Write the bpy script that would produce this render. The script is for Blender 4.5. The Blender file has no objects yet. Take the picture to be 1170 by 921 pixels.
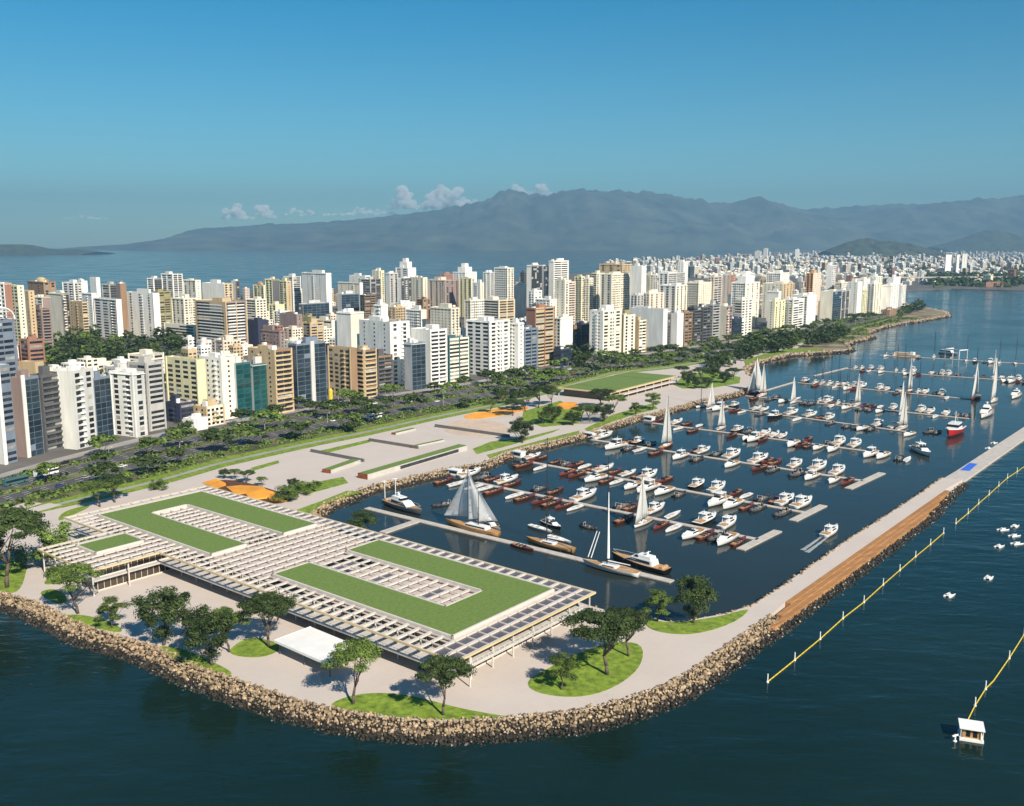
import bpy, bmesh, math, random
import numpy as np
from mathutils import Vector, Matrix, noise, geometry

# ------------------------------------------------------------------ camera, sky, sun, exposure
SC = bpy.context.scene
COL = SC.collection
H, F, YH, CX, CY = 115.0, 1090.0, 277.0, 585.0, 460.5     # camera height (m), focal length and horizon of the photograph (px)
T = math.atan2(CY - YH, F)
ct, sn = math.cos(T), math.sin(T)
cam = bpy.data.cameras.new('camera')
cam.sensor_width = 36
cam.lens = 36 * F / 1170
cam.clip_start, cam.clip_end = 1, 120000
co = bpy.data.objects.new('camera', cam)
COL.objects.link(co)
co.location = (0, 0, H)
co.rotation_euler = (math.pi / 2 - T, 0, 0)
SC.camera = co

SUN_EL, SUN_AZ = math.radians(37), math.atan2(0.54, -0.84)   # azimuth measured from +Y towards +X
world = bpy.data.worlds.new('World')
SC.world = world
world.use_nodes = True
wn = world.node_tree.nodes
sky = wn.new('ShaderNodeTexSky')
sky.sky_type = 'NISHITA'
sky.sun_disc = False
sky.sun_elevation = SUN_EL
sky.sun_rotation = SUN_AZ
sky.altitude = 100
sky.air_density = 1.0
sky.dust_density = 0.2
sky.ozone_density = 3.0
wn['Background'].inputs[1].default_value = 0.058
hue = wn.new('ShaderNodeHueSaturation')                    # clear subtropical air: deeper, slightly greener blue
hue.inputs['Hue'].default_value = 0.48
hue.inputs['Saturation'].default_value = 1.5
tint = wn.new('ShaderNodeMix')
tint.data_type, tint.blend_type = 'RGBA', 'MULTIPLY'
tint.inputs[0].default_value = 1
tint.inputs[7].default_value = (.34, .95, 1.06, 1)
world.node_tree.links.new(sky.outputs[0], hue.inputs['Color'])
world.node_tree.links.new(hue.outputs[0], tint.inputs[6])
wtc = wn.new('ShaderNodeTexCoord')                          # the colour deepens upwards and pales towards the horizon
wsp = wn.new('ShaderNodeSeparateXYZ')
wmr = wn.new('ShaderNodeMapRange')
wmr.inputs[2].default_value = .24
wmr.inputs[3].default_value = .55
wmx = wn.new('ShaderNodeMix')
wmx.data_type = 'RGBA'
world.node_tree.links.new(wtc.outputs['Generated'], wsp.inputs[0])
world.node_tree.links.new(wsp.outputs['Z'], wmr.inputs[0])
world.node_tree.links.new(wmr.outputs[0], wmx.inputs[0])
world.node_tree.links.new(sky.outputs[0], wmx.inputs[6])
world.node_tree.links.new(tint.outputs[2], wmx.inputs[7])
world.node_tree.links.new(wmx.outputs[2], wn['Background'].inputs[0])
sl = bpy.data.lights.new('sun', 'SUN')
sl.energy = 5.0
sl.angle = math.radians(0.5)
sl.color = (1.0, 0.90, 0.75)
so = bpy.data.objects.new('sun', sl)
COL.objects.link(so)
sd = Vector((math.sin(SUN_AZ) * math.cos(SUN_EL), math.cos(SUN_AZ) * math.cos(SUN_EL), math.sin(SUN_EL)))
so.rotation_euler = sd.to_track_quat('Z', 'Y').to_euler()
so.location = (200, -200, 400)
SC.view_settings.view_transform = 'Standard'
SC.view_settings.look = 'None'
SC.view_settings.exposure = 0.68
SC.view_settings.gamma = 1
SC.cycles.use_denoising = True
SC.cycles.max_bounces = 6
SC.cycles.diffuse_bounces = 2
SC.cycles.transparent_max_bounces = 12
SC.cycles.volume_bounces = 4
SC.cycles.sample_clamp_indirect = 4

RNG = random.Random(7)
GZ = 2.5                                    # level of the land above the water


def at(px, py, z=0.0):
    """point at height z seen at pixel px, py of the photograph"""
    v, u = py - CY, px - CX
    dn = v * ct + F * sn
    k = (H - z) / dn
    return Vector((u * k, (F * ct - v * sn) * k, z))


def pix(p):
    dz = p[2] - H
    zc = p[1] * ct - dz * sn
    return CX + F * p[0] / zc, CY - F * (p[1] * sn + dz * ct) / zc


def top_z(x, y, py):
    """height over the ground point x, y that projects to image row py"""
    k = (CY - py) / F
    return H + y * (k * ct - sn) / (ct + k * sn)


# ------------------------------------------------------------------ things, parts, labels
def link(o, parent=None):
    COL.objects.link(o)
    if parent is not None:
        o.parent = parent
    return o


def tag(o, label=None, cat=None, group=None, kind=None):
    if label: o['label'] = label
    if cat: o['category'] = cat
    if group: o['group'] = group
    if kind: o['kind'] = kind
    return o


def thing(name, label, cat, loc=(0, 0, 0), rz=0.0, group=None):
    o = link(bpy.data.objects.new(name, None))
    o.empty_display_size = 0.5
    o.location = loc
    o.rotation_euler = (0, 0, rz)
    return tag(o, label, cat, group)


def dup(o, parent=None):
    c = link(o.copy(), parent)
    for ch in KIDS.get(o.name, []):
        dup(ch, c)
    return c


KIDS = {}


class MB:
    """collects shapes into one mesh"""

    def __init__(self):
        self.v, self.f, self.m = [], [], []

    def add(self, vs, fs, mi=0):
        b = len(self.v)
        self.v.extend(tuple(p) for p in vs)
        self.f.extend(tuple(b + i for i in f) for f in fs)
        self.m.extend([mi] * len(fs))
        return self

    def box(self, x0, x1, y0, y1, z0, z1, mi=0, bottom=True):
        vs = [(x0, y0, z0), (x1, y0, z0), (x1, y1, z0), (x0, y1, z0), (x0, y0, z1), (x1, y0, z1), (x1, y1, z1), (x0, y1, z1)]
        fs = [(4, 5, 6, 7), (0, 1, 5, 4), (1, 2, 6, 5), (2, 3, 7, 6), (3, 0, 4, 7)]
        if bottom: fs.append((3, 2, 1, 0))
        return self.add(vs, fs, mi)

    def obox(self, o, ax, ay, x0, x1, y0, y1, z0, z1, mi=0):
        """box in a rotated frame on the ground"""
        def p(x, y, z): return (o[0] + ax[0] * x + ay[0] * y, o[1] + ax[1] * x + ay[1] * y, z)
        vs = [p(x0, y0, z0), p(x1, y0, z0), p(x1, y1, z0), p(x0, y1, z0), p(x0, y0, z1), p(x1, y0, z1), p(x1, y1, z1), p(x0, y1, z1)]
        return self.add(vs, [(4, 5, 6, 7), (0, 1, 5, 4), (1, 2, 6, 5), (2, 3, 7, 6), (3, 0, 4, 7), (3, 2, 1, 0)], mi)

    def tube(self, p, q, r0, r1=None, n=6, mi=0, cap=True):
        p, q = Vector(p), Vector(q)
        r1 = r0 if r1 is None else r1
        d = (q - p).normalized()
        a = d.orthogonal().normalized()
        b = d.cross(a)
        vs = []
        for c, r in ((p, r0), (q, r1)):
            for i in range(n):
                t = 2 * math.pi * i / n
                vs.append(c + (a * math.cos(t) + b * math.sin(t)) * r)
        fs = [(i, (i + 1) % n, n + (i + 1) % n, n + i) for i in range(n)]
        if cap: fs += [tuple(range(n))[::-1], tuple(range(n, 2 * n))]
        return self.add(vs, fs, mi)

    def path(self, pts, r0, r1, n=6, mi=0):
        k = len(pts) - 1
        for i in range(k):
            self.tube(pts[i], pts[i + 1], r0 + (r1 - r0) * i / k, r0 + (r1 - r0) * (i + 1) / k, n, mi)
        return self

    def poly(self, pts, z, mi=0):
        tri = geometry.tessellate_polygon([[Vector((p[0], p[1], 0)) for p in pts]])
        vs = [(p[0], p[1], z if z is not None else p[2]) for p in pts]
        fs = []
        for t in tri:
            a, b, c = (Vector(vs[i]) for i in t)
            fs.append(t if (b - a).cross(c - a).z > 0 else t[::-1])
        return self.add(vs, fs, mi)

    def prism(self, pts, z0, z1, mi=0, mtop=None):
        self.poly(pts, z1, mi if mtop is None else mtop)
        n = len(pts)
        ar = sum(pts[i][0] * pts[(i + 1) % n][1] - pts[(i + 1) % n][0] * pts[i][1] for i in range(n))
        P = list(pts) if ar > 0 else list(pts)[::-1]
        vs = [(p[0], p[1], z0) for p in P] + [(p[0], p[1], z1) for p in P]
        return self.add(vs, [(i, (i + 1) % n, n + (i + 1) % n, n + i) for i in range(n)], mi)

    def ball(self, c, rx, ry, rz, n=8, k=5, mi=0):
        vs = [(c[0], c[1], c[2] - rz)]
        for j in range(1, k):
            t = math.pi * j / k - math.pi / 2
            for i in range(n):
                a = 2 * math.pi * i / n
                vs.append((c[0] + rx * math.cos(t) * math.cos(a), c[1] + ry * math.cos(t) * math.sin(a), c[2] + rz * math.sin(t)))
        vs.append((c[0], c[1], c[2] + rz))
        fs = [(0, 1 + (i + 1) % n, 1 + i) for i in range(n)]
        for j in range(k - 2):
            b = 1 + j * n
            fs += [(b + i, b + (i + 1) % n, b + n + (i + 1) % n, b + n + i) for i in range(n)]
        b = 1 + (k - 2) * n
        fs += [(b + i, b + (i + 1) % n, len(vs) - 1) for i in range(n)]
        return self.add(vs, fs, mi)

    def mesh(self, name, mats, smooth=False):
        me = bpy.data.meshes.new(name)
        me.from_pydata(self.v, [], self.f)
        for m in (mats if isinstance(mats, (list, tuple)) else [mats]):
            me.materials.append(m)
        if any(self.m):
            me.polygons.foreach_set('material_index', self.m)
        if smooth:
            me.polygons.foreach_set('use_smooth', [True] * len(me.polygons))
        me.update()
        return me

    def build(self, name, mats, parent=None, smooth=False, loc=None):
        return obj(name, self.mesh(name, mats, smooth), parent, loc)


def obj(name, me, parent=None, loc=None, rz=None):
    o = link(bpy.data.objects.new(name, me), parent)
    if loc is not None: o.location = loc
    if rz is not None: o.rotation_euler = (0, 0, rz)
    if parent is not None: KIDS.setdefault(parent.name, []).append(o)
    return o


ONES = 'zeroth first second third fourth fifth sixth seventh eighth ninth tenth eleventh twelfth thirteenth fourteenth fifteenth sixteenth seventeenth eighteenth nineteenth'.split()
TENS = {2: 'twent', 3: 'thirt', 4: 'fort', 5: 'fift', 6: 'sixt', 7: 'sevent', 8: 'eight', 9: 'ninet'}


def nth(n):
    if n < 20: return ONES[n]
    if n < 100:
        t = TENS[n // 10]
        return t + 'ieth' if n % 10 == 0 else t + 'y-' + ONES[n % 10]
    return f'{n}' + ({1: 'st', 2: 'nd', 3: 'rd'}.get(n % 10, 'th') if n % 100 not in (11, 12, 13) else 'th')


def number(roots, fmt):
    """labels a row of look-alikes by their order from the left of the view"""
    for i, o in enumerate(sorted(roots, key=lambda r: pix(r.location)[0])):
        o['label'] = fmt.format(nth(i + 1), **{k: o[k] for k in ('look',) if k in o})
        if 'look' in o: del o['look']


# ------------------------------------------------------------------ materials
def mat(name, col, rough=.7, metal=0., var=.15, scale=.3, bump=0., bscale=None, col2=None, rnd=0., stretch=None, spec=None, world_co=False, detail=4):
    m = bpy.data.materials.new(name)
    m.use_nodes = True
    nt = m.node_tree
    N, L = nt.nodes, nt.links
    b = N['Principled BSDF']
    b.inputs['Roughness'].default_value = rough
    b.inputs['Metallic'].default_value = metal
    if spec is not None: b.inputs['Specular IOR Level'].default_value = spec
    if world_co:
        src = N.new('ShaderNodeNewGeometry').outputs['Position']
    else:
        src = N.new('ShaderNodeTexCoord').outputs['Object']
    if stretch:
        mp = N.new('ShaderNodeMapping')
        mp.inputs['Scale'].default_value = stretch
        L.new(src, mp.inputs[0])
        src = mp.outputs[0]
    nz = N.new('ShaderNodeTexNoise')
    nz.inputs['Scale'].default_value = scale
    nz.inputs['Detail'].default_value = detail
    L.new(src, nz.inputs['Vector'])
    rp = N.new('ShaderNodeValToRGB')
    rp.color_ramp.elements[0].position = .3
    rp.color_ramp.elements[1].position = .7
    a = col if col2 is None else col
    rp.color_ramp.elements[0].color = tuple(c * (1 - var) for c in a[:3]) + (1,)
    c2 = col2 or col
    rp.color_ramp.elements[1].color = tuple(min(1, c * (1 + var)) for c in c2[:3]) + (1,)
    L.new(nz.outputs[0], rp.inputs[0])
    out = rp.outputs[0]
    if rnd:
        oi = N.new('ShaderNodeObjectInfo')
        mr = N.new('ShaderNodeMapRange')
        mr.inputs[3].default_value = 1 - rnd
        mr.inputs[4].default_value = 1 + rnd
        L.new(oi.outputs['Random'], mr.inputs[0])
        hs = N.new('ShaderNodeHueSaturation')
        L.new(mr.outputs[0], hs.inputs['Value'])
        L.new(out, hs.inputs['Color'])
        out = hs.outputs[0]
    L.new(out, b.inputs['Base Color'])
    if bump:
        n2 = N.new('ShaderNodeTexNoise')
        n2.inputs['Scale'].default_value = bscale or scale * 4
        n2.inputs['Detail'].default_value = 5
        L.new(src, n2.inputs['Vector'])
        bp = N.new('ShaderNodeBump')
        bp.inputs['Strength'].default_value = bump
        L.new(n2.outputs[0], bp.inputs['Height'])
        L.new(bp.outputs[0], b.inputs['Normal'])
    return m


def water_mat(name, waves, col, rough=.06, ior=1.33):
    """waves: (scale along x, scale along y, height in metres)"""
    m = bpy.data.materials.new(name)
    m.use_nodes = True
    nt = m.node_tree
    N, L = nt.nodes, nt.links
    b = N['Principled BSDF']
    b.inputs['Roughness'].default_value = rough
    b.inputs['IOR'].default_value = ior
    pos = N.new('ShaderNodeNewGeometry').outputs['Position']
    nz = N.new('ShaderNodeTexNoise')
    nz.inputs['Scale'].default_value = .012
    nz.inputs['Detail'].default_value = 3
    L.new(pos, nz.inputs['Vector'])
    rp = N.new('ShaderNodeValToRGB')
    rp.color_ramp.elements[0].position = .35
    rp.color_ramp.elements[1].position = .65
    rp.color_ramp.elements[0].color = col[0] + (1,)
    rp.color_ramp.elements[1].color = col[1] + (1,)
    L.new(nz.outputs[0], rp.inputs[0])
    L.new(rp.outputs[0], b.inputs['Base Color'])
    n3 = N.new('ShaderNodeTexNoise')                            # wind patches
    n3.inputs['Scale'].default_value = .009
    n3.inputs['Detail'].default_value = 4
    L.new(pos, n3.inputs['Vector'])
    mr = N.new('ShaderNodeMapRange')
    mr.inputs[1].default_value, mr.inputs[2].default_value = .38, .64
    mr.inputs[3].default_value, mr.inputs[4].default_value = rough * .6, rough * 3
    L.new(n3.outputs[0], mr.inputs[0])
    L.new(mr.outputs[0], b.inputs['Roughness'])
    prev = None
    for sx, sy, h, ang in waves:
        mp = N.new('ShaderNodeMapping')
        mp.inputs['Scale'].default_value = (sx, sy, sx)
        mp.inputs['Rotation'].default_value = (0, 0, ang)
        L.new(pos, mp.inputs[0])
        n2 = N.new('ShaderNodeTexNoise')
        n2.inputs['Scale'].default_value = 1
        n2.inputs['Detail'].default_value = 3
        n2.inputs['Distortion'].default_value = .4
        L.new(mp.outputs[0], n2.inputs['Vector'])
        bp = N.new('ShaderNodeBump')
        bp.inputs['Strength'].default_value = 1
        bp.inputs['Distance'].default_value = h
        L.new(n2.outputs[0], bp.inputs['Height'])
        if prev: L.new(prev, bp.inputs['Normal'])
        prev = bp.outputs[0]
    L.new(prev, b.inputs['Normal'])
    return m


def plank_mat(name, col, width, ang, var=.25, rough=.6, mortar=.55, vn=.12):
    """boards running along the direction ang on the ground"""
    m = mat(name, col, rough, var=vn, scale=.5 if vn > .1 else .07, world_co=True)
    nt = m.node_tree
    N, L = nt.nodes, nt.links
    b = N['Principled BSDF']
    pos = N.new('ShaderNodeNewGeometry').outputs['Position']
    mp = N.new('ShaderNodeMapping')
    mp.vector_type = 'TEXTURE'
    mp.inputs['Rotation'].default_value = (0, 0, ang)
    L.new(pos, mp.inputs[0])
    br = N.new('ShaderNodeTexBrick')
    br.inputs['Scale'].default_value = 1
    br.inputs['Brick Width'].default_value = width * (16 if mortar < .7 else 1)
    br.inputs['Row Height'].default_value = width
    br.inputs['Mortar Size'].default_value = width * .03
    br.inputs['Color1'].default_value = (1 - var,) * 3 + (1,)
    br.inputs['Color2'].default_value = (1, 1, 1, 1)
    br.inputs['Mortar'].default_value = (mortar,) * 3 + (1,)
    L.new(mp.outputs[0], br.inputs['Vector'])
    mx = N.new('ShaderNodeMix')
    mx.data_type = 'RGBA'
    mx.blend_type = 'MULTIPLY'
    mx.inputs[0].default_value = 1
    old = b.inputs['Base Color'].links[0].from_socket
    L.new(old, mx.inputs[6])
    L.new(br.outputs[0], mx.inputs[7])
    L.new(mx.outputs[2], b.inputs['Base Color'])
    return m


def sheer_mat(name, col, alpha):
    m = bpy.data.materials.new(name)
    m.use_nodes = True
    nt = m.node_tree
    N, L = nt.nodes, nt.links
    b = N['Principled BSDF']
    b.inputs['Roughness'].default_value = .6
    tc = N.new('ShaderNodeTexCoord')
    nz = N.new('ShaderNodeTexNoise')
    nz.inputs['Scale'].default_value = .5
    L.new(tc.outputs['Object'], nz.inputs['Vector'])
    rp = N.new('ShaderNodeValToRGB')
    rp.color_ramp.elements[0].color = tuple(c * .9 for c in col) + (1,)
    rp.color_ramp.elements[1].color = tuple(col) + (1,)
    L.new(nz.outputs[0], rp.inputs[0])
    L.new(rp.outputs[0], b.inputs['Base Color'])
    tl = N.new('ShaderNodeBsdfTranslucent')
    L.new(rp.outputs[0], tl.inputs[0])
    mx = N.new('ShaderNodeMixShader')
    mx.inputs[0].default_value = .5
    L.new(b.outputs[0], mx.inputs[1])
    L.new(tl.outputs[0], mx.inputs[2])
    tr = N.new('ShaderNodeBsdfTransparent')
    m2 = N.new('ShaderNodeMixShader')
    m2.inputs[0].default_value = alpha
    L.new(tr.outputs[0], m2.inputs[1])
    L.new(mx.outputs[0], m2.inputs[2])
    L.new(m2.outputs[0], N['Material Output'].inputs['Surface'])
    return m


def volume_mat(name, col, density, aniso=0.):
    m = bpy.data.materials.new(name)
    m.use_nodes = True
    N, L = m.node_tree.nodes, m.node_tree.links
    N.remove(N['Principled BSDF'])
    v = N.new('ShaderNodeVolumePrincipled')
    v.inputs['Color'].default_value = tuple(col) + (1,)
    v.inputs['Density'].default_value = density
    v.inputs['Anisotropy'].default_value = aniso
    L.new(v.outputs[0], N['Material Output'].inputs['Volume'])
    return m


UDIR = Vector((-math.cos(math.radians(-39)), -math.sin(math.radians(-39))))     # long axis of the terminal
WDIR = Vector((math.sin(math.radians(39)), math.cos(math.radians(39))))         # its short axis
TO = at(521, 755, 11.5)


def tb(u, w):
    return (TO.x + UDIR.x * u + WDIR.x * w, TO.y + UDIR.y * u + WDIR.y * w)


PANG = math.atan2(WDIR.y, WDIR.x)
M = {}
M['paving'] = plank_mat('paving', (.52, .455, .41), 4.4, PANG, var=.012, rough=.85, mortar=.955, vn=.035)
M['city'] = mat('city_ground', (.11, .10, .09), .9, var=.35, scale=.03, world_co=True)
M['asphalt'] = mat('asphalt', (.075, .072, .072), .9, var=.2, scale=.08, world_co=True)
M['sidewalk'] = mat('sidewalk', (.30, .28, .26), .9, var=.15, scale=.1, world_co=True)
M['line'] = mat('road_paint', (.7, .7, .66), .8, var=.1, scale=.5, world_co=True)
M['lawn'] = mat('lawn', (.10, .165, .010), .95, var=.2, scale=.6, bump=1, bscale=2.5, world_co=True, col2=(.19, .27, .022), detail=8)
M['verge'] = mat('verge', (.055, .06, .02), .9, var=.35, scale=.06, bump=.6, bscale=1.5, world_co=True, col2=(.12, .12, .045))
M['shore'] = mat('shore_grass', (.11, .10, .05), .95, var=.3, scale=.04, world_co=True, col2=(.24, .19, .12))
M['roofgrass'] = mat('roof_grass', (.105, .168, .028), .95, var=.06, scale=.9, bump=.2, bscale=5, world_co=True, col2=(.135, .205, .042), detail=9)
M['sand'] = mat('sand', (.52, .40, .31), .95, var=.1, scale=.2, world_co=True)
M['orange'] = mat('rubber', (.78, .33, .035), .7, var=.25, scale=.12, world_co=True)
M['soil'] = mat('soil', (.10, .035, .015), .95, var=.4, scale=.8, world_co=True)
M['rock'] = mat('rock', (.11, .075, .045), .9, var=.5, scale=.8, bump=.7, bscale=3, world_co=True, col2=(.36, .265, .165), detail=8)
M['wetrock'] = mat('wet_rock', (.035, .028, .02), .4, var=.4, scale=.6, world_co=True)
M['sea'] = water_mat('sea_water', [(.03, .07, .6, .5), (.09, .22, .25, .35), (.4, .8, .07, .2)], ((.0042, .0145, .0105), (.0065, .0195, .0155)))
M['basin'] = water_mat('basin_water', [(.05, .05, .18, .3), (.5, .5, .035, .2)], ((.018, .025, .024), (.022, .029, .027)), .05, 1.25)
M['deckwood'] = plank_mat('deck_wood', (.43, .21, .075), .9, math.atan2(.62, .78), var=.25)
M['terrace'] = mat('terrace_paving', (.46, .39, .36), .85, var=.05, scale=.2)
M['concrete'] = mat('concrete', (.47, .44, .41), .85, var=.1, scale=.4)
M['pontoon'] = mat('pontoon', (.46, .42, .38), .85, var=.12, scale=.4, world_co=True)
M['darkconc'] = mat('dark_concrete', (.13, .125, .12), .8, var=.15, scale=.4)
M['cream'] = mat('cream_steel', (.60, .54, .485), .5, var=.06, scale=.3)
M['gold'] = mat('ochre_edge', (.60, .47, .26), .5, var=.08, scale=.3)
M['white'] = mat('white_paint', (.78, .77, .75), .4, var=.05, scale=.3)
M['gel'] = mat('gelcoat', (.80, .79, .77), .18, var=.04, scale=.6)
M['boatglass'] = mat('dark_glass', (.015, .017, .02), .08, var=.1, scale=.3)
M['mahogany'] = mat('mahogany', (.16, .035, .02), .22, var=.3, scale=1.2, rnd=.3)
M['teak'] = mat('teak', (.42, .23, .09), .5, var=.2, scale=1.5, stretch=(.3, 3, 1))
M['tanvinyl'] = mat('tan_vinyl', (.45, .30, .17), .6, var=.1, scale=1)
M['blackhull'] = mat('black_hull', (.012, .012, .015), .2, var=.2, scale=.5)
M['greyhull'] = mat('grey_hull', (.20, .20, .21), .3, var=.1, scale=.5)
M['rubber'] = mat('rubber_tube', (.03, .03, .035), .6, var=.2, scale=.7)
M['redhull'] = mat('red_hull', (.42, .02, .025), .3, var=.1, scale=.5)
M['sail'] = sheer_mat('sailcloth', (.86, .85, .82), .97)
M['sheersail'] = sheer_mat('sheer_sailcloth', (.92, .92, .92), .42)
M['mast'] = mat('mast_metal', (.05, .05, .055), .4, .5, var=.1, scale=.5)
M['whitemast'] = mat('white_mast', (.75, .75, .75), .4, var=.05, scale=.5)
M['glass'] = mat('bronze_glass', (.055, .042, .028), .1, var=.25, scale=.12)
M['panel'] = mat('roof_panel', (.10, .088, .10), .25, var=.15, scale=.1)
M['rust'] = mat('corten', (.20, .055, .025), .8, var=.3, scale=.8)
M['bark'] = mat('bark', (.10, .075, .055), .9, var=.3, scale=2, bump=.5)
M['leaf'] = mat('foliage_deep', (.02, .04, .009), .6, var=.35, scale=.5, rnd=.25, col2=(.05, .075, .018), spec=.25)
M['leafb'] = mat('foliage_mid', (.04, .073, .012), .6, var=.35, scale=.5, rnd=.25, col2=(.10, .145, .028), spec=.25)
M['leafc'] = mat('foliage_bright', (.06, .10, .018), .6, var=.3, scale=.5, rnd=.2, col2=(.13, .19, .035), spec=.25)
M['yellow'] = mat('yellow_float', (.62, .47, .05), .5, var=.1, scale=1)
M['blue'] = mat('blue_mat', (.04, .13, .62), .6, var=.06, scale=.5, world_co=True)
M['foam'] = sheer_mat('foam', (.75, .80, .82), .8)
M['mountain'] = mat('mountain_forest', (.02, .033, .025), .95, var=.5, scale=.002, world_co=True, col2=(.065, .075, .05), detail=9)
M['hill'] = mat('hill_forest', (.016, .027, .014), .95, var=.5, scale=.018, world_co=True, col2=(.045, .055, .028), detail=9)
WALLS = dict(W=(.80, .78, .72), C=(.76, .70, .56), Y=(.74, .68, .42), T=(.52, .39, .23), B=(.27, .17, .10), G=(.42, .405, .38), D=(.10, .098, .10), N=(.03, .035, .07), L=(.55, .54, .52),
             P=(.27, .20, .18), R=(.30, .15, .10), O=(.56, .32, .15), V=(.30, .26, .11), A=(.04, .12, .13), S=(.17, .21, .27), Q=(.68, .56, .46))
for k, c in WALLS.items():
    M['w' + k] = mat('facade_' + k, c, .75, var=.13, scale=.25, rnd=.07, stretch=(1, 1, .18))
M['win'] = mat('window_glass', (.022, .026, .032), .12, var=.5, scale=.35, rnd=.5)
M['winl'] = mat('curtained_window', (.30, .29, .26), .3, var=.3, scale=.35, rnd=.4)
M['winb'] = mat('blue_window_glass', (.025, .04, .055), .08, var=.4, scale=.2, rnd=.4)
M['wint'] = mat('teal_window_glass', (.012, .065, .068), .08, var=.4, scale=.2, rnd=.35)
M['roof'] = mat('flat_roof', (.30, .26, .22), .9, var=.3, scale=.3, rnd=.2)
M['tile'] = mat('clay_tile', (.34, .12, .06), .85, var=.25, scale=.5)
M['carpaint'] = [mat('car_paint', c, .3, var=.03) for c in ((.72, .72, .72), (.02, .02, .022), (.30, .31, .32), (.35, .02, .02), (.04, .07, .2))]
M['tyre'] = mat('tyre', (.02, .02, .02), .8)
# ------------------------------------------------------------------ water and land
SEA = MB()
SEA.poly([(-36000, -600), (36000, -600), (36000, 21900), (-36000, 21900)], 0)
tag(SEA.build('sea', M['sea']), kind='structure')

OUTER = [(-220, 640), (-100, 660), (0, 677), (34, 685), (67, 700), (101, 717), (141, 728), (185, 742), (235, 765), (286, 782), (336, 799), (390, 811), (435, 819), (502, 824), (569, 821), (610, 817),
         (661, 812), (711, 800), (762, 782), (795, 763), (829, 738), (863, 715), (881, 703)]
PIER = [(898, 687), (1081, 558.5), (1100, 548)]
PIERIN = [(1076, 546), (1068, 551.5), (1036, 574), (974, 613), (891, 671), (862, 690)]
COVE = [(829, 701), (795, 707), (762, 710), (737, 704), (700, 699), (674, 692), (659, 687)]
QUAY = [(1, 59.5), (55, 59.5), (112, 59.5), (118, 66)]
BASIN = [(354, 588), (372, 574), (400, 563), (428, 553), (452, 549), (480, 542), (526, 533), (553, 529), (581, 516), (618, 507), (664, 496), (695, 485), (726, 476), (754, 470), (797, 458),
         (818, 453), (840, 448.5), (853, 444), (861, 437)]
NORTH = [(858, 430), (849, 422), (862, 414), (883, 408), (901, 404.5), (942, 401.5), (964, 400), (972, 398), (966, 393), (977, 388.5), (997, 384), (988, 380), (1008, 373), (1028, 369), (1056, 365),
         (1083, 360), (1082, 356), (1059, 352), (1038, 349), (1031, 343), (1032, 334)]
BACK = [(1010, 329), (960, 318), (860, 307), (740, 305), (600, 318), (450, 328), (300, 333), (0, 345), (-400, 356)]


def W2(px): return [at(x, y, GZ).xy for x, y in px]


outer, pier, pierin, cove = W2(OUTER), W2(PIER), W2(PIERIN), W2(COVE)
quay = [Vector(tb(u, w)) for u, w in QUAY]
basin, north, back = W2(BASIN), W2(NORTH), W2(BACK)
land_poly = outer + pier + pierin + cove + quay + basin + north + back
tag(MB().prism(land_poly, -3, GZ).build('esplanade', M['paving']), kind='structure')

FAR = [(1036, 331.5), (1087, 329.5), (1170, 331.5), (1420, 335), (1500, 284), (1170, 281.5), (1000, 282), (930, 284), (880, 287.5), (800, 293), (735, 300), (800, 303), (880, 306), (960, 315), (1015, 326)]
tag(MB().prism(W2(FAR), -3, GZ - .4).build('far_shore', M['city']), kind='structure')

# calm water enclosed by the breakwater
bw = [Vector(p) for p in pierin[1:]] + cove + quay + basin + north[:8] + [at(1300, 400).xy, at(1300, 430).xy, at(1170, 488).xy, at(1098, 541).xy]
tag(MB().poly([(p[0], p[1]) for p in bw], .02).build('basin_water', M['basin']), kind='structure')

# avenue strips between the park edge and the waterfront row of buildings
PK = [(-190, 640), (-100, 618), (10, 593), (82, 578), (190, 553), (262, 532), (364, 509), (420, 498), (498, 480), (580, 463), (640, 446), (700, 428), (770, 421), (820, 412), (860, 403), (900, 396), (950, 384), (1000, 371), (1030, 362)]
BL = [(-240, 590), (-100, 570), (0, 541), (50, 527), (112, 511), (190, 492), (262, 480), (316, 471), (400, 456), (450, 449), (520, 439), (600, 425), (690, 410), (760, 400), (840, 388), (900, 378), (960, 366), (1000, 359), (1026, 352)]


def resample(pts, n):
    d = [0]
    for i in range(1, len(pts)): d.append(d[-1] + (pts[i] - pts[i - 1]).length)
    out, j = [], 0
    for i in range(n):
        s = d[-1] * i / (n - 1)
        while j < len(pts) - 2 and d[j + 1] < s: j += 1
        t = (s - d[j]) / (d[j + 1] - d[j])
        out.append(pts[j].lerp(pts[j + 1], t))
    return out


NS = 90
pk, bl = resample(W2(PK), NS), resample(W2(BL), NS)


def strip_pt(i, t):
    i = max(0., min(NS - 1.001, i))
    k = int(i)
    a, b = pk[k].lerp(pk[k + 1], i - k), bl[k].lerp(bl[k + 1], i - k)
    return a.lerp(b, t)


city_poly = [p for p in pk] + north[-4:] + back
tag(MB().poly([(p[0], p[1]) for p in city_poly], GZ + .02).build('city_ground', M['city']), kind='structure')


def strip(name, t0, t1, m, z, i0=0, i1=NS - 1):
    b = MB()
    A = [strip_pt(i, t0) for i in range(i0, i1 + 1)]
    B = [strip_pt(i, t1) for i in range(i0, i1 + 1)]
    n = len(A)
    vs = [(p.x, p.y, z) for p in A] + [(p.x, p.y, z) for p in B]
    b.add(vs, [(i, i + 1, n + i + 1, n + i) for i in range(n - 1)])
    return tag(b.build(name, m), kind='structure')


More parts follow.
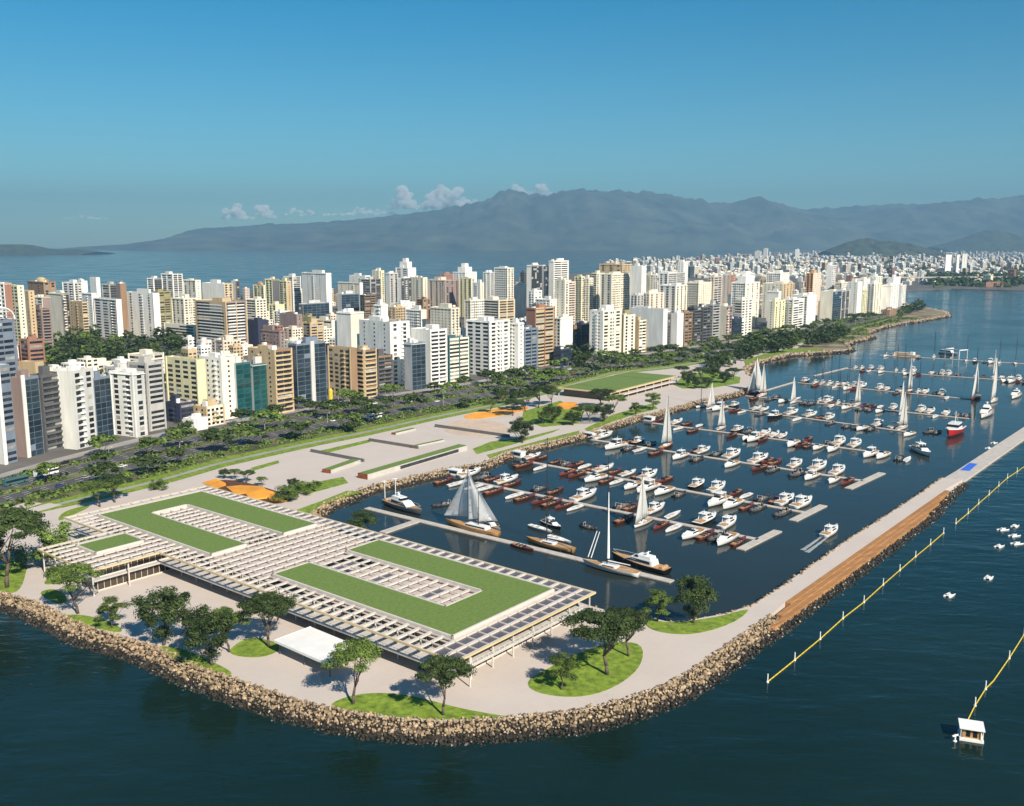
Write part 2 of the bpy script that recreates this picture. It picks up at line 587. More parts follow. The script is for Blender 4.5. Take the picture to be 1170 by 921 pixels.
strip('grass_verge', 0, .065, M['lawn'], GZ + .05)
strip('promenade_path', .065, .10, M['sidewalk'], GZ + .05)
strip('planted_strip', .10, .17, M['lawn'], GZ + .055)
strip('rough_grass', .17, .33, M['verge'], GZ + .06)
strip('avenue', .33, .50, M['asphalt'], GZ + .05)
strip('median', .50, .58, M['verge'], GZ + .14)
strip('avenue_far_lanes', .58, .74, M['asphalt'], GZ + .05)
strip('side_median', .74, .80, M['verge'], GZ + .14)
strip('local_street', .80, .90, M['asphalt'], GZ + .05)
strip('pavement', .90, .985, M['sidewalk'], GZ + .12)
lm = MB()
for t in (.375, .415, .455, .62, .66, .70, .85):
    for i in np.arange(0, NS - 2, .55):
        p, q = strip_pt(i, t), strip_pt(i + .2, t)
        d = (q - p).normalized()
        nrm = Vector((-d.y, d.x)) * .14
        lm.add([(*(p - nrm), GZ + .075), (*(q - nrm), GZ + .075), (*(q + nrm), GZ + .075), (*(p + nrm), GZ + .075)], [(0, 1, 2, 3)])
for t in (.335, .495, .585, .735, .805, .895):
    for i in range(NS - 2):
        p, q = strip_pt(i, t), strip_pt(i + 1, t)
        d = (q - p).normalized()
        nrm = Vector((-d.y, d.x)) * .10
        lm.add([(*(p - nrm), GZ + .075), (*(q - nrm), GZ + .075), (*(q + nrm), GZ + .075), (*(p + nrm), GZ + .075)], [(0, 1, 2, 3)])
tag(lm.build('lane_markings', M['line']), kind='structure')

# pale entrance pads crossing the verge at the left
for nm, ps in (('drive_pad', [(5, 589), (56, 575), (72, 577), (12, 593)]), ('drive_pad', [(14, 579), (36, 572), (48, 575.5), (22, 583)])):
    tag(MB().poly(W2(ps), GZ + .085).build(nm, M['paving']), kind='structure')


# ------------------------------------------------------------------ rock revetments
def rocks(name, line, width, z1, z0, step, rmin, rmax, seed, wet=.7, side=1):
    rg = random.Random(seed)
    b = MB()
    ico = bmesh.new()
    bmesh.ops.create_icosphere(ico, subdivisions=1, radius=1)
    iv = np.array([v.co[:] for v in ico.verts])
    if_ = [tuple(v.index for v in f.verts) for f in ico.faces]
    ico.free()
    L = resample([Vector(p) for p in line], max(2, int(sum((Vector(line[i + 1]) - Vector(line[i])).length for i in range(len(line) - 1)) / step)))
    n = len(L)
    nr = []
    for i in range(n):
        d = (L[min(n - 1, i + 2)] - L[max(0, i - 2)]).normalized()
        nr.append(Vector((d.y, -d.x)) * side)
    # sloping core under the rocks
    vs = []
    for i in range(n):
        vs += [(*(L[i] - nr[i] * .3), z1 - .35), (*(L[i] + nr[i] * width), z0 - .6)]
    b.add(vs, [(2 * i, 2 * i + 1, 2 * i + 3, 2 * i + 2) if side > 0 else (2 * i + 2, 2 * i + 3, 2 * i + 1, 2 * i) for i in range(n - 1)], 1)
    m = max(2, int(width / step * 1.15))
    for i in range(n):
        for j in range(m + 1):
            t = (j + rg.uniform(-.4, .4)) / m
            c = L[i] + nr[i] * (width * t) + Vector((rg.uniform(-.4, .4), rg.uniform(-.4, .4))) * step
            r = rmin * .8 + (rmax * 1.2 - rmin * .8) * rg.random() ** 1.7
            z = z1 + (z0 - z1) * t - r * .3 + rg.uniform(-.15, .2)
            rot = np.array(Matrix.Rotation(rg.uniform(0, 6.28), 3, (rg.random(), rg.random(), rg.random() + .1)))
            s = np.array([r * rg.uniform(.8, 1.35), r * rg.uniform(.7, 1.1), r * rg.uniform(.6, .95)])
            w = iv * (1 + np.array([rg.uniform(-.25, .2) for _ in range(len(iv))]))[:, None]
            w = (w * s) @ rot.T + np.array([c.x, c.y, z])
            b.add(w.tolist(), if_, 1 if z < wet + rg.uniform(-.35, .35) else 0)
    return tag(b.build(name, [M['rock'], M['wetrock']]), kind='stuff')


rocks('outer_rock_revetment', outer, 7.6, GZ + .3, -.35, .74, .30, .60, 1, .95)
A0_ = at(897, 688, 2.45).xy
D_ = (at(1080, 560, 2.45).xy - A0_).normalized()
N_ = Vector((D_.y, -D_.x))
rocks('pier_rock_revetment', [A0_ + D_ * a + N_ * b for a, b in ((-22, 5.2), (60, 5.4), (136, 5.4), (160, 3.6), (184, 1.8), (206, 1.2))], 4.0, .95, -.4, 1.0, .4, .7, 2, 1.0)
rocks('pier_inner_rocks', pierin + cove[:1], 3.2, GZ - .05, -.3, 1.0, .4, .7, 3, 1.7)
rocks('cove_rocks', cove[:-1], 2.4, GZ - .25, -.2, 1.0, .35, .6, 4, 1.2)
rocks('basin_rock_revetment', quay[-1:] + basin, 5.5, GZ + .2, -.2, 1.15, .45, .9, 5)
rocks('headland_rock_revetment', north, 5, GZ + .2, -.3, 3.0, 1.2, 2.0, 6)


# ------------------------------------------------------------------ lawns and plaza ground
def lawn(px, z=GZ + .09, m='lawn', name='lawn', sm=True):
    P = [at(x, y, GZ).xy for x, y in px]
    if sm:                                                     # round the outline
        for _ in range(2):
            Q = []
            for i in range(len(P)):
                a, b = P[i], P[(i + 1) % len(P)]
                Q += [a.lerp(b, .25), a.lerp(b, .75)]
            P = Q
    b = MB().prism([(p.x, p.y) for p in P], GZ - .1, z)
    return tag(b.build(name, M[m]), kind='structure')


LAWNS = [[(601, 779), (618, 768), (661, 746), (700, 733), (735, 735), (734, 760), (711, 781), (678, 795), (641, 797), (608, 790)],
         [(737, 706), (762, 712), (796, 709), (829, 703), (860, 694), (842, 710), (809, 722), (779, 726), (746, 721), (735, 712)],
         [(374, 806), (398, 795), (435, 791), (475, 796), (519, 808), (560, 816), (590, 820), (502, 823), (441, 818.5), (392, 810)],
         [(72, 702), (101, 703), (135, 714), (142, 724), (111, 719), (85, 711)], [(44, 676), (64, 672), (79, 684), (71, 692), (52, 684)],
         [(173, 737), (209, 741), (238, 754), (268, 769), (259, 773), (217, 761)], [(260, 743), (284, 727), (318, 734), (323, 742), (300, 752), (268, 750)],
         [(-30, 668), (0, 645), (26, 638), (32, 648), (22, 679), (0, 675), (-30, 671)],
         [(48, 664), (80, 650), (120, 640), (118, 646), (84, 658), (55, 670)], [(66, 592), (74, 584), (100, 577), (104, 579), (80, 590), (68, 596)]]
for l in LAWNS: lawn(l)
for l in ([(338, 583), (366, 573), (396, 561), (416, 562), (392, 568), (370, 576), (354, 589), (341, 590)], [(556, 520), (618, 503), (662, 492), (662, 496), (618, 506), (580, 515), (560, 524)],
          [(668, 490), (700, 474), (745, 461), (752, 467), (724, 474), (694, 484), (672, 494)], [(540, 513), (560, 505), (580, 502), (600, 500), (640, 490), (632, 494), (586, 508), (545, 519)],
          [(770, 440), (782, 428), (815, 424), (846, 431), (845, 438), (815, 443), (780, 444)], [(366, 515), (421, 502.5), (424, 505), (376, 517)], [(286, 535), (318, 526), (319, 529), (290, 538)],
          [(598, 470), (640, 458), (668, 470), (660, 484), (620, 488), (596, 480)], [(335, 556), (392, 545), (398, 552), (350, 565)], [(850, 412), (880, 402), (905, 398), (940, 398), (942, 400), (900, 403), (868, 411), (852, 419)]):
    lawn(l, sm=False)
lawn([(505, 494), (512, 484), (530, 479), (565, 481), (583, 488), (580, 497), (545, 500)], GZ + .085, 'sand', 'sand_court')
lawn([(228, 552), (262, 547), (300, 556), (330, 566), (332, 574), (290, 578), (262, 566)], GZ + .085, 'soil', 'planting_soil')
pw = thing('play_ramps', 'bright orange tilted play ramps beside the rear end of the terminal', 'playground', tuple(at(280, 562, GZ)))
for ps, h0, h1 in (([(231, 552), (247, 549.5), (258, 555), (246, 559)], .3, 1.3), ([(258, 558), (276, 555), (288, 563), (268, 566)], .9, .3), ([(274, 555), (300, 559), (312, 569), (286, 572)], .3, 1.5), ([(300, 560), (326, 567), (329, 573), (308, 573)], 1.0, .3)):
    P_ = [at(x, y, GZ) - at(280, 562, GZ) for x, y in ps]
    hs = (h0, h1, h1, h0)
    vs = [(p.x, p.y, 0) for p in P_] + [(p.x, p.y, h) for p, h in zip(P_, hs)]
    f_ = [(4, 5, 6, 7), (0, 1, 5, 4), (1, 2, 6, 5), (2, 3, 7, 6), (3, 0, 4, 7)]
    MB().add(vs, [q[::-1] for q in f_]).build('ramp', M['orange'], pw)
lawn([(526, 476), (548, 470), (575, 466), (600, 463), (606, 468), (575, 475), (540, 480)], GZ + .13, 'orange', 'play_surface')
lawn([(634, 463), (646, 459), (661, 460), (659, 466), (645, 469)], GZ + .13, 'orange', 'play_surface')
lawn([(640, 482), (655, 474), (690, 473), (700, 478), (672, 486)], GZ + .085, 'sidewalk', 'skate_floor')
lawn([(60, 597), (92, 586), (150, 571), (222, 553), (228, 556), (150, 576), (96, 592), (70, 601)], GZ + .085, 'paving', 'garden_path')


sgb = MB().poly([(p.x, p.y) for p in [pk[i] for i in range(60, NS)] + [q + (pk[85] - q).normalized() * 7 for q in north[::-1][2:17]]], GZ + .012)
tag(sgb.build('shore_grass', M['shore']), kind='structure')


def garden_wall(pxs, h, th, m, label):
    b = MB()
    for i in range(len(pxs) - 1):
        a, c = at(*pxs[i], GZ), at(*pxs[i + 1], GZ)
        d = (c - a).xy.normalized()
        b.obox(a, d, Vector((-d.y, d.x)), -.2, (c - a).xy.length + .2, 0, th, GZ, GZ + h)
    return tag(b.build('garden_wall', M[m]), label, 'wall')


garden_wall([(355, 516.5), (415, 528)], 1.6, .8, 'darkconc', 'dark low concrete wall nearest the long grass topped planter on the plaza')
garden_wall([(421.5, 504), (477, 513)], 1.6, .8, 'darkconc', 'dark low wall in the middle of the pale plaza')
garden_wall([(497, 488), (581.5, 500)], 1.8, .8, 'darkconc', 'long dark low wall in front of the sand court')


def planter(c0, c1, width, h, label, window=False):
    """long raised bed: white flank, grass top, rusty steel end"""
    a, c = at(*c0, GZ), at(*c1, GZ)
    d = (c - a).xy.normalized()
    nrm = Vector((-d.y, d.x))
    L = (c - a).xy.length
    t = thing('raised_planter', label, 'planter', (a.x, a.y, GZ), math.atan2(d.y, d.x))
    MB().box(0, L, 0, width, 0, h - .15).build('wall', M['concrete'], t)
    MB().box(.2, L - .2, .2, width - .2, h - .3, h).build('grass', M['roofgrass'], t)
    MB().box(-.3, -.01, -.1, width + .1, 0, h).build('end_panel', M['rust'], t)
    if window:
        MB().box(L * .3, L * .9, -.08, .1, .3, h - .6).build('window', M['win'], t)


planter((378, 541), (412, 529), 5, 1.8, 'short grass topped planter with a rusty end beside the dark wall')
planter((420, 548), (534, 514), 6, 2.6, 'long grass topped planter with a dark strip window near the basin', True)
planter((471, 512), (508, 504), 2.5, .9, 'narrow grass planter at the end of the middle dark wall')
planter((452, 497), (475, 491.5), 3, 1.2, 'small rectangular hedge planter alone on the far side of the plaza')

# ------------------------------------------------------------------ terminal with pergola and green roofs
t = thing('marina_terminal', 'long two storey marina terminal with white pergola roof and green roof gardens', 'building', (TO.x, TO.y, GZ), math.atan2(UDIR.y, UDIR.x))
S = 4.38                                                       # local x runs along the long axis; local y = -w


def tbox(b, u0, u1, w0, w1, z0, z1, mi=0): return b.box(u0, u1, -w1, -w0, z0, z1, mi)


ZR = 9.0                                                       # pergola top above the ground
UE, WE = 46 * S, 14 * S
wing = (31 * S, 39 * S, -24.2)
holes = [(10, 86.5, 9.5, 54.7), (118.5, 193, 8.5, 53.6), (150, 163, -15, 2.6)]


def cut(lo, hi, gaps):
    segs = [(lo, hi)]
    for g0, g1 in gaps:
        ns = []
        for a, c in segs:
            if g1 <= a or g0 >= c: ns.append((a, c)); continue
            if a < g0: ns.append((a, g0))
            if g1 < c: ns.append((g1, c))
        segs = ns
    return [s for s in segs if s[1] - s[0] > .2]


COURT = [(25.8, 87.0, 23.8, 40), (118, 179.5, 22.8, 38.2)]


def solid(u, w):
    """roof gardens (their courts excepted)"""
    for h in holes:
        if h[0] < u < h[1] and h[2] < w < h[3]:
            return not any(c[0] <= u <= c[1] and c[2] <= w <= c[3] for c in COURT)
    return False


def runs(f, lo, hi, step=.2):
    out, s = [], None
    x = lo
    while x <= hi + 1e-6:
        ok = not f(x)
        if ok and s is None: s = x
        if not ok and s is not None: out.append((s, x)); s = None
        x += step
    if s is not None: out.append((s, hi))
    return [r for r in out if r[1] - r[0] > .3]


grid = MB()
for i in range(47):
    u = i * S
    wlo = wing[2] if wing[0] - .1 <= u <= wing[1] + .1 else 0
    for a, c in runs(lambda w: solid(u, w), wlo, WE): tbox(grid, u - .44, u + .44, a, c, ZR - .5, ZR)
    if i < 46:                                                 # thin rib half way
        u2 = u + S / 2
        wlo = wing[2] if wing[0] <= u2 <= wing[1] else 0
        pass
for j in range(-5, 15):
    w = j * S if j >= 0 else j * 24.2 / 5.5
    lo, hi = (0, UE) if j >= 0 else wing[:2]
    for a, c in runs(lambda u: solid(u, w), lo, hi): tbox(grid, a, c, w - .13, w + .13, ZR - .38, ZR - .004)
grid.build('pergola', M['cream'], t)
edge = MB()
for u0, u1, w0, w1 in ((-.5, wing[0] - .5, -.5, -.15), (wing[1] + .5, UE + .5, -.5, -.15), (-.5, UE + .5, WE + .15, WE + .5), (-.5, -.15, -.15, WE + .15), (UE + .15, UE + .5, -.15, WE + .15),
                       (wing[0] - .5, wing[0] - .15, wing[2] - .5, -.15), (wing[1] + .15, wing[1] + .5, wing[2] - .5, -.15), (wing[0] - .15, wing[1] + .15, wing[2] - .5, wing[2] - .15)):
    tbox(edge, u0, u1, w0, w1, ZR - .5, ZR + .05)
edge.build('fascia', M['gold'], t)
pan = MB()
for i in range(46):
    for j in range(14):
        u, w = (i + .5) * S, (j + .5) * S
        if solid(u, w): continue
        if i < 2 or j >= 13 or (i in (8, 13, 17) and j in (5, 6, 7)):
            tbox(pan, i * S + .45, (i + 1) * S - .45, j * S + .2, (j + 1) * S - .2, ZR - .5, ZR - .42)
tag(pan.build('roof_glazing', M['panel'], t), kind='stuff')

for g, (u0, u1, w0, w1), c in ((0, holes[0], COURT[0]), (1, holes[1], COURT[1]), (2, holes[2], None)):
    if g == 0: P = [(u0, w0), (u1, w0), (u1, c[2]), (c[0], c[2]), (c[0], c[3]), (u1, c[3]), (u1, w1), (u0, w1)]
    elif g == 1: P = [(u0, w0), (u1, w0), (u1, w1), (u0, w1), (u0, c[3]), (c[1], c[3]), (c[1], c[2]), (u0, c[2])]
    else: P = [(u0, w0), (u1, w0), (u1, w1), (u0, w1)]
    P = [(u, -w) for u, w in P]
    gr = MB().prism(P, ZR - .5, ZR + .62).build('green_roof', M['roofgrass'], t)
    kb = MB()
    n = len(P)
    for i in range(n):
        a, d2 = Vector(P[i]), Vector(P[(i + 1) % n])
        d = (d2 - a).normalized()
        kb.obox((a.x, a.y), d, Vector((-d.y, d.x)), -.3, (d2 - a).length + .3, -.3, .3, ZR - .9, ZR + .78)
    kb.build('kerb', M['cream'], gr)

# floors: upper slab with balconies, glass storeys, columns
sl = MB()
tbox(sl, 1.5, UE - 3, 1.2, WE - 3, 4.0, 4.5)
tbox(sl, wing[0] + 2, wing[1] - 2, wing[2] + 2, 1.19, 4.0, 4.5)
sl.build('floor_slab', M['concrete'], t)
rl = MB()
for u0, u1, w0, w1 in ((1.6, wing[0] + 2, 1.3, 1.3), (wing[1] - 2, UE - 3, 1.3, 1.3), (1.6, 1.6, 1.3, WE - 3.1), (wing[0] + 2, wing[1] - 2, wing[2] + 2.1, wing[2] + 2.1)):
    for z in (4.55, 5.45): tbox(rl, u0, u1 + .05, w0, w1 + .05, z, z + .08)
    for k in np.arange(0, max(u1 - u0, w1 - w0), 2.2):
        a, c = (u0 + k, w0) if u1 > u0 else (u0, w0 + k)
        tbox(rl, a, a + .07, c, c + .07, 4.5, 5.5)
rl.build('railing', M['white'], t)
for (u0, u1, w0, w1, z0, z1) in ((8, 70, 9, 55, 4.5, 8.1), (86, 118, 8, 55, 4.5, 8.1), (128, UE - 8, 8, 55, 4.5, 8.1), (wing[0] + 4, wing[1] - 4, wing[2] + 5, 7.9, 4.5, 8.1),
                                 (6, 60, 8, 54, 0, 4.0), (92, 112, 9, 54, 0, 4.0), (135, UE - 10, 9, 54, 0, 4.0), (wing[0] + 4, wing[1] - 5, wing[2] + 4, 8.9, 0, 4.0)):
    g = MB()
    tbox(g, u0, u1, w0, w1, z0, z1 - (.36 if z0 > 1 else 0))
    gw = g.build('glass_wall', M['glass'], t)
    if z0 > 1:
        rd = MB()
        tbox(rd, u0 - .6, u1 + .6, w0 - .6, w1 + .6, z1 - .35, z1 - .2)
        rd.build('roof_deck', M['terrace'], gw)
    fr = MB()
    k = 0
    for u in np.arange(u0, u1 + .1, 2.2): tbox(fr, u - .06, u + .06, w0 - .1, w0 + .02, z0, z1)
    for w in np.arange(w0, w1 + .1, 2.2): tbox(fr, u0 - .1, u0 + .02, w - .06, w + .06, z0, z1)
    for z in (z0, z1 - .4):
        tbox(fr, u0 - .14, u1 + .06, w0 - .14, w0 - .03, z, z + .4)
        tbox(fr, u0 - .14, u0 - .03, w0 - .14, w1 + .06, z, z + .4)
    fr.build('mullions', M['cream'], gw)
for i in range(0, 47, 2):
    for w in (5.2, WE - 2.2):
        if w < 6 and wing[0] < i * S < wing[1]: continue
        g = MB()
        tbox(g, i * S - .16, i * S + .16, w - .16, w + .16, 0, ZR - .55)
        g.build('column', M['cream'], t)
for j in range(2, 13, 2):
    g = MB()
    tbox(g, 2.6, 2.95, j * S - .18, j * S + .18, 0, ZR - .55)
    g.build('column', M['cream'], t)
for u in np.linspace(wing[0] + .8, wing[1] - .8, 5):
    for w in (wing[2] + .9, -11):
        g = MB()
        tbox(g, u - .18, u + .18, w - .18, w + .18, 0, ZR - .55)
        g.build('column', M['cream'], t)

# entrance canopy beside the front long side
ca = [at(*p, GZ + 4) for p in ((313.5, 732), (354, 716), (402, 735), (376, 759.5))]
o, ax = ca[0], (ca[3] - ca[0])
ex = ax.xy.normalized()
ey = Vector((-ex.y, ex.x))
Lx, Ly = ax.xy.length, (ca[1] - ca[0]).xy.dot(ey)
cn = thing('entrance_canopy', 'flat white entrance canopy on slim posts in front of the terminal', 'canopy', (o.x, o.y, GZ), math.atan2(ex.y, ex.x))
MB().box(0, Lx, 0, Ly, 3.7, 4.1).box(-.1, Lx + .1, -.1, 0, 3.5, 4.2).box(-.1, 0, 0, Ly, 3.5, 4.2).build('roof', M['white'], cn)
for x in (1, Lx / 2, Lx - 1):
    for y in (1, Ly - 1):
        MB().box(x - .12, x + .12, y - .12, y + .12, 0, 3.7).build('post', M['darkconc'], cn)
MB().box(Lx * .25, Lx * .7, Ly * .4, Ly * .8, 0, 2.8).build('kiosk', M['glass'], cn)

# second pavilion with a green roof
p2 = [at(*p, GZ + 6.5) for p in ((637, 442.5), (703, 447.5), (779, 429), (718, 424.5))]
ex = (p2[3] - p2[0]).xy.normalized()
ey = Vector((ex.y, -ex.x))
L2, Wd = (p2[3] - p2[0]).xy.length, (p2[1] - p2[0]).xy.dot(ey)
pv = thing('green_roof_pavilion', 'low pavilion with grass roof panels and cream edges beside the far avenue', 'building', (p2[0].x, p2[0].y, GZ), math.atan2(ex.y, ex.x))
MB().box(0, L2, -Wd, 0, 5.6, 6.4).build('roof', M['gold'], pv)
for a, c in ((.02, .17), (.19, .72), (.74, .985)):
    MB().box(L2 * a, L2 * c, -Wd * .95, -Wd * .05, 6.4, 6.75).build('green_roof', M['roofgrass'], pv)
MB().box(4, L2 - 3, -Wd + 5, -3, 0, 5.6).build('glass_wall', M['glass'], pv)
MB().box(0, L2 - 4, -Wd - 1.5, -Wd + 4.9, 2.7, 3.3).build('floor_slab', M['cream'], pv)
for x in np.linspace(1, L2 - 1, 9):
    for y in (-Wd + .6, -.6):
        MB().box(x - .25, x + .25, y - .25, y + .25, 0, 5.6).build('column', M['cream'], pv)

# ------------------------------------------------------------------ breakwater deck, floating walkway, blue mat
dz1, dz2 = 2.45, 1.9
A0, A1 = at(897, 688, dz1), at(1080, 560, dz1)
B0, B1 = at(881, 715.5, dz2), at(1060, 585, dz2)
d = (A1 - A0).xy.normalized()
nd = Vector((d.y, -d.x))
wd = 5.4
sdk = thing('timber_steps', 'long orange brown timber deck stepping down along the breakwater', 'deck', (A0.x, A0.y, 0), math.atan2(d.y, d.x))
Ld = (A1 - A0).xy.length
for k in range(3):
    y0, y1 = -wd * (k + 1) / 3, -wd * k / 3
    MB().box(-10.5 * k, Ld - 22 * k, y0, y1, .2, GZ - .02 - .3 * k).build('step', M['deckwood'], sdk)
fl = [at(*p, .7) for p in ((1077, 547.5), (1092, 538.5), (1170, 488), (1250, 436), (1250, 450), (1170, 502), (1104, 548.5), (1098, 551.5))]
fb = MB().prism([(p.x, p.y) for p in fl], -.3, .8)
tag(fb.build('floating_walkway', M['pontoon']), 'wide pale floating walkway extending the breakwater to the right edge', 'walkway')
bm_ = [at(*p, .82) for p in ((1097, 537.2), (1108, 529), (1117, 530), (1107.5, 538.2))]
tag(MB().prism([(p.x, p.y) for p in bm_], .8, .88).build('landing_mat', M['blue']), 'bright blue rectangular mat lying on the floating walkway', 'mat')
# ------------------------------------------------------------------ buildings
WORD = dict(W='white', C='cream', Y='yellow', T='tan', B='brown', G='grey', D='charcoal', N='navy', L='pale grey', P='mauve', R='red', O='orange', V='olive', A='teal', S='blue grey', Q='pink')
FEAT = dict(g='square windows', s='scattered windows', b='window bands', k='balconies', x='white bands', l='glass walls', v='window strips', n='blank walls')
BLW = [strip_pt(i, 1) for i in range(NS)]
LIST = {'front': [], 'middle': [], 'back': []}
SHARED = {}
FOOT = []


def shared_box(key, args, m):
    k = (key,) + tuple(round(a, 1) for a in args) + (m.name,)
    if k not in SHARED:
        SHARED[k] = MB().box(*[round(a, 2) for a in args]).mesh(key, m)
    return SHARED[k]


def rects(st, w, h, near, rg):
    """window (and balcony) rectangles of one facade: kind, u0, u1, z0, z1"""
    n = max(2, int(round((h - 1) / 3.2)))
    fh = (h - 1) / n
    out = []
    lim = max(1, 48 // n) if near else 99
    if st == 'g':
        nc = max(1, min(lim, int(w / 3.3)))
        p = (w - 1) / nc
        for j in range(n):
            for i in range(nc): out.append(('w', .5 + p * (i + .2), .5 + p * (i + .8), fh * (j + .32) + .3, fh * (j + .85) + .3))
    elif st == 's':
        nc = max(1, min(lim, int(w / 5.5)))
        p = (w - 1) / nc
        for j in range(n):
            for i in range(nc): out.append(('w', .5 + p * (i + .5) - .7, .5 + p * (i + .5) + .7, fh * (j + .4) + .3, fh * (j + .4) + 1.6))
    elif st in 'bkx':
        g = .06 * w
        nb = 1 if w < 14 else 2
        for j in range(n):
            for i in range(nb):
                a, c = g + (w - 2 * g) * i / nb, g + (w - 2 * g) * (i + 1) / nb - (.5 if nb > 1 else 0)
                out.append(('w', a, c, fh * (j + .38) + .3, fh * (j + .9) + .3))
            if st == 'x': pass
            if st == 'k': out.append(('b', g * .6, w - g * .6, fh * j + .3, fh * (j + .34) + .3))
            if st == 'x': out.append(('p', g * 2, w - g * 2, fh * j + .4, fh * (j + .36) + .3))
    elif st == 'l':
        nc = max(1, min(max(1, 60 // n) if near else 6, int(w / 4)))
        p = (w - .6) / nc
        for j in range(n):
            for i in range(nc): out.append(('w', .3 + p * i + .12, .3 + p * (i + 1) - .12, fh * j + .45, fh * (j + 1) + .2))
    elif st == 'v':
        nc = 1 if w < 9 else 2 if w < 20 else 3
        for i in range(nc):
            c = w * (i + .5) / nc
            hw = min(1.6, w / nc * .22)
            for j in range(n): out.append(('w', c - hw, c + hw, fh * (j + .22) + .3, fh * (j + .88) + .3))
    if st in 'gsv' and w > 8 and rg.random() < .6:             # a stack of small balconies
        u = rg.uniform(.15, .6) * w
        for j in range(1, n): out.append(('b', u, u + 2.8, fh * j + .1, fh * j + 1.1))
    return out


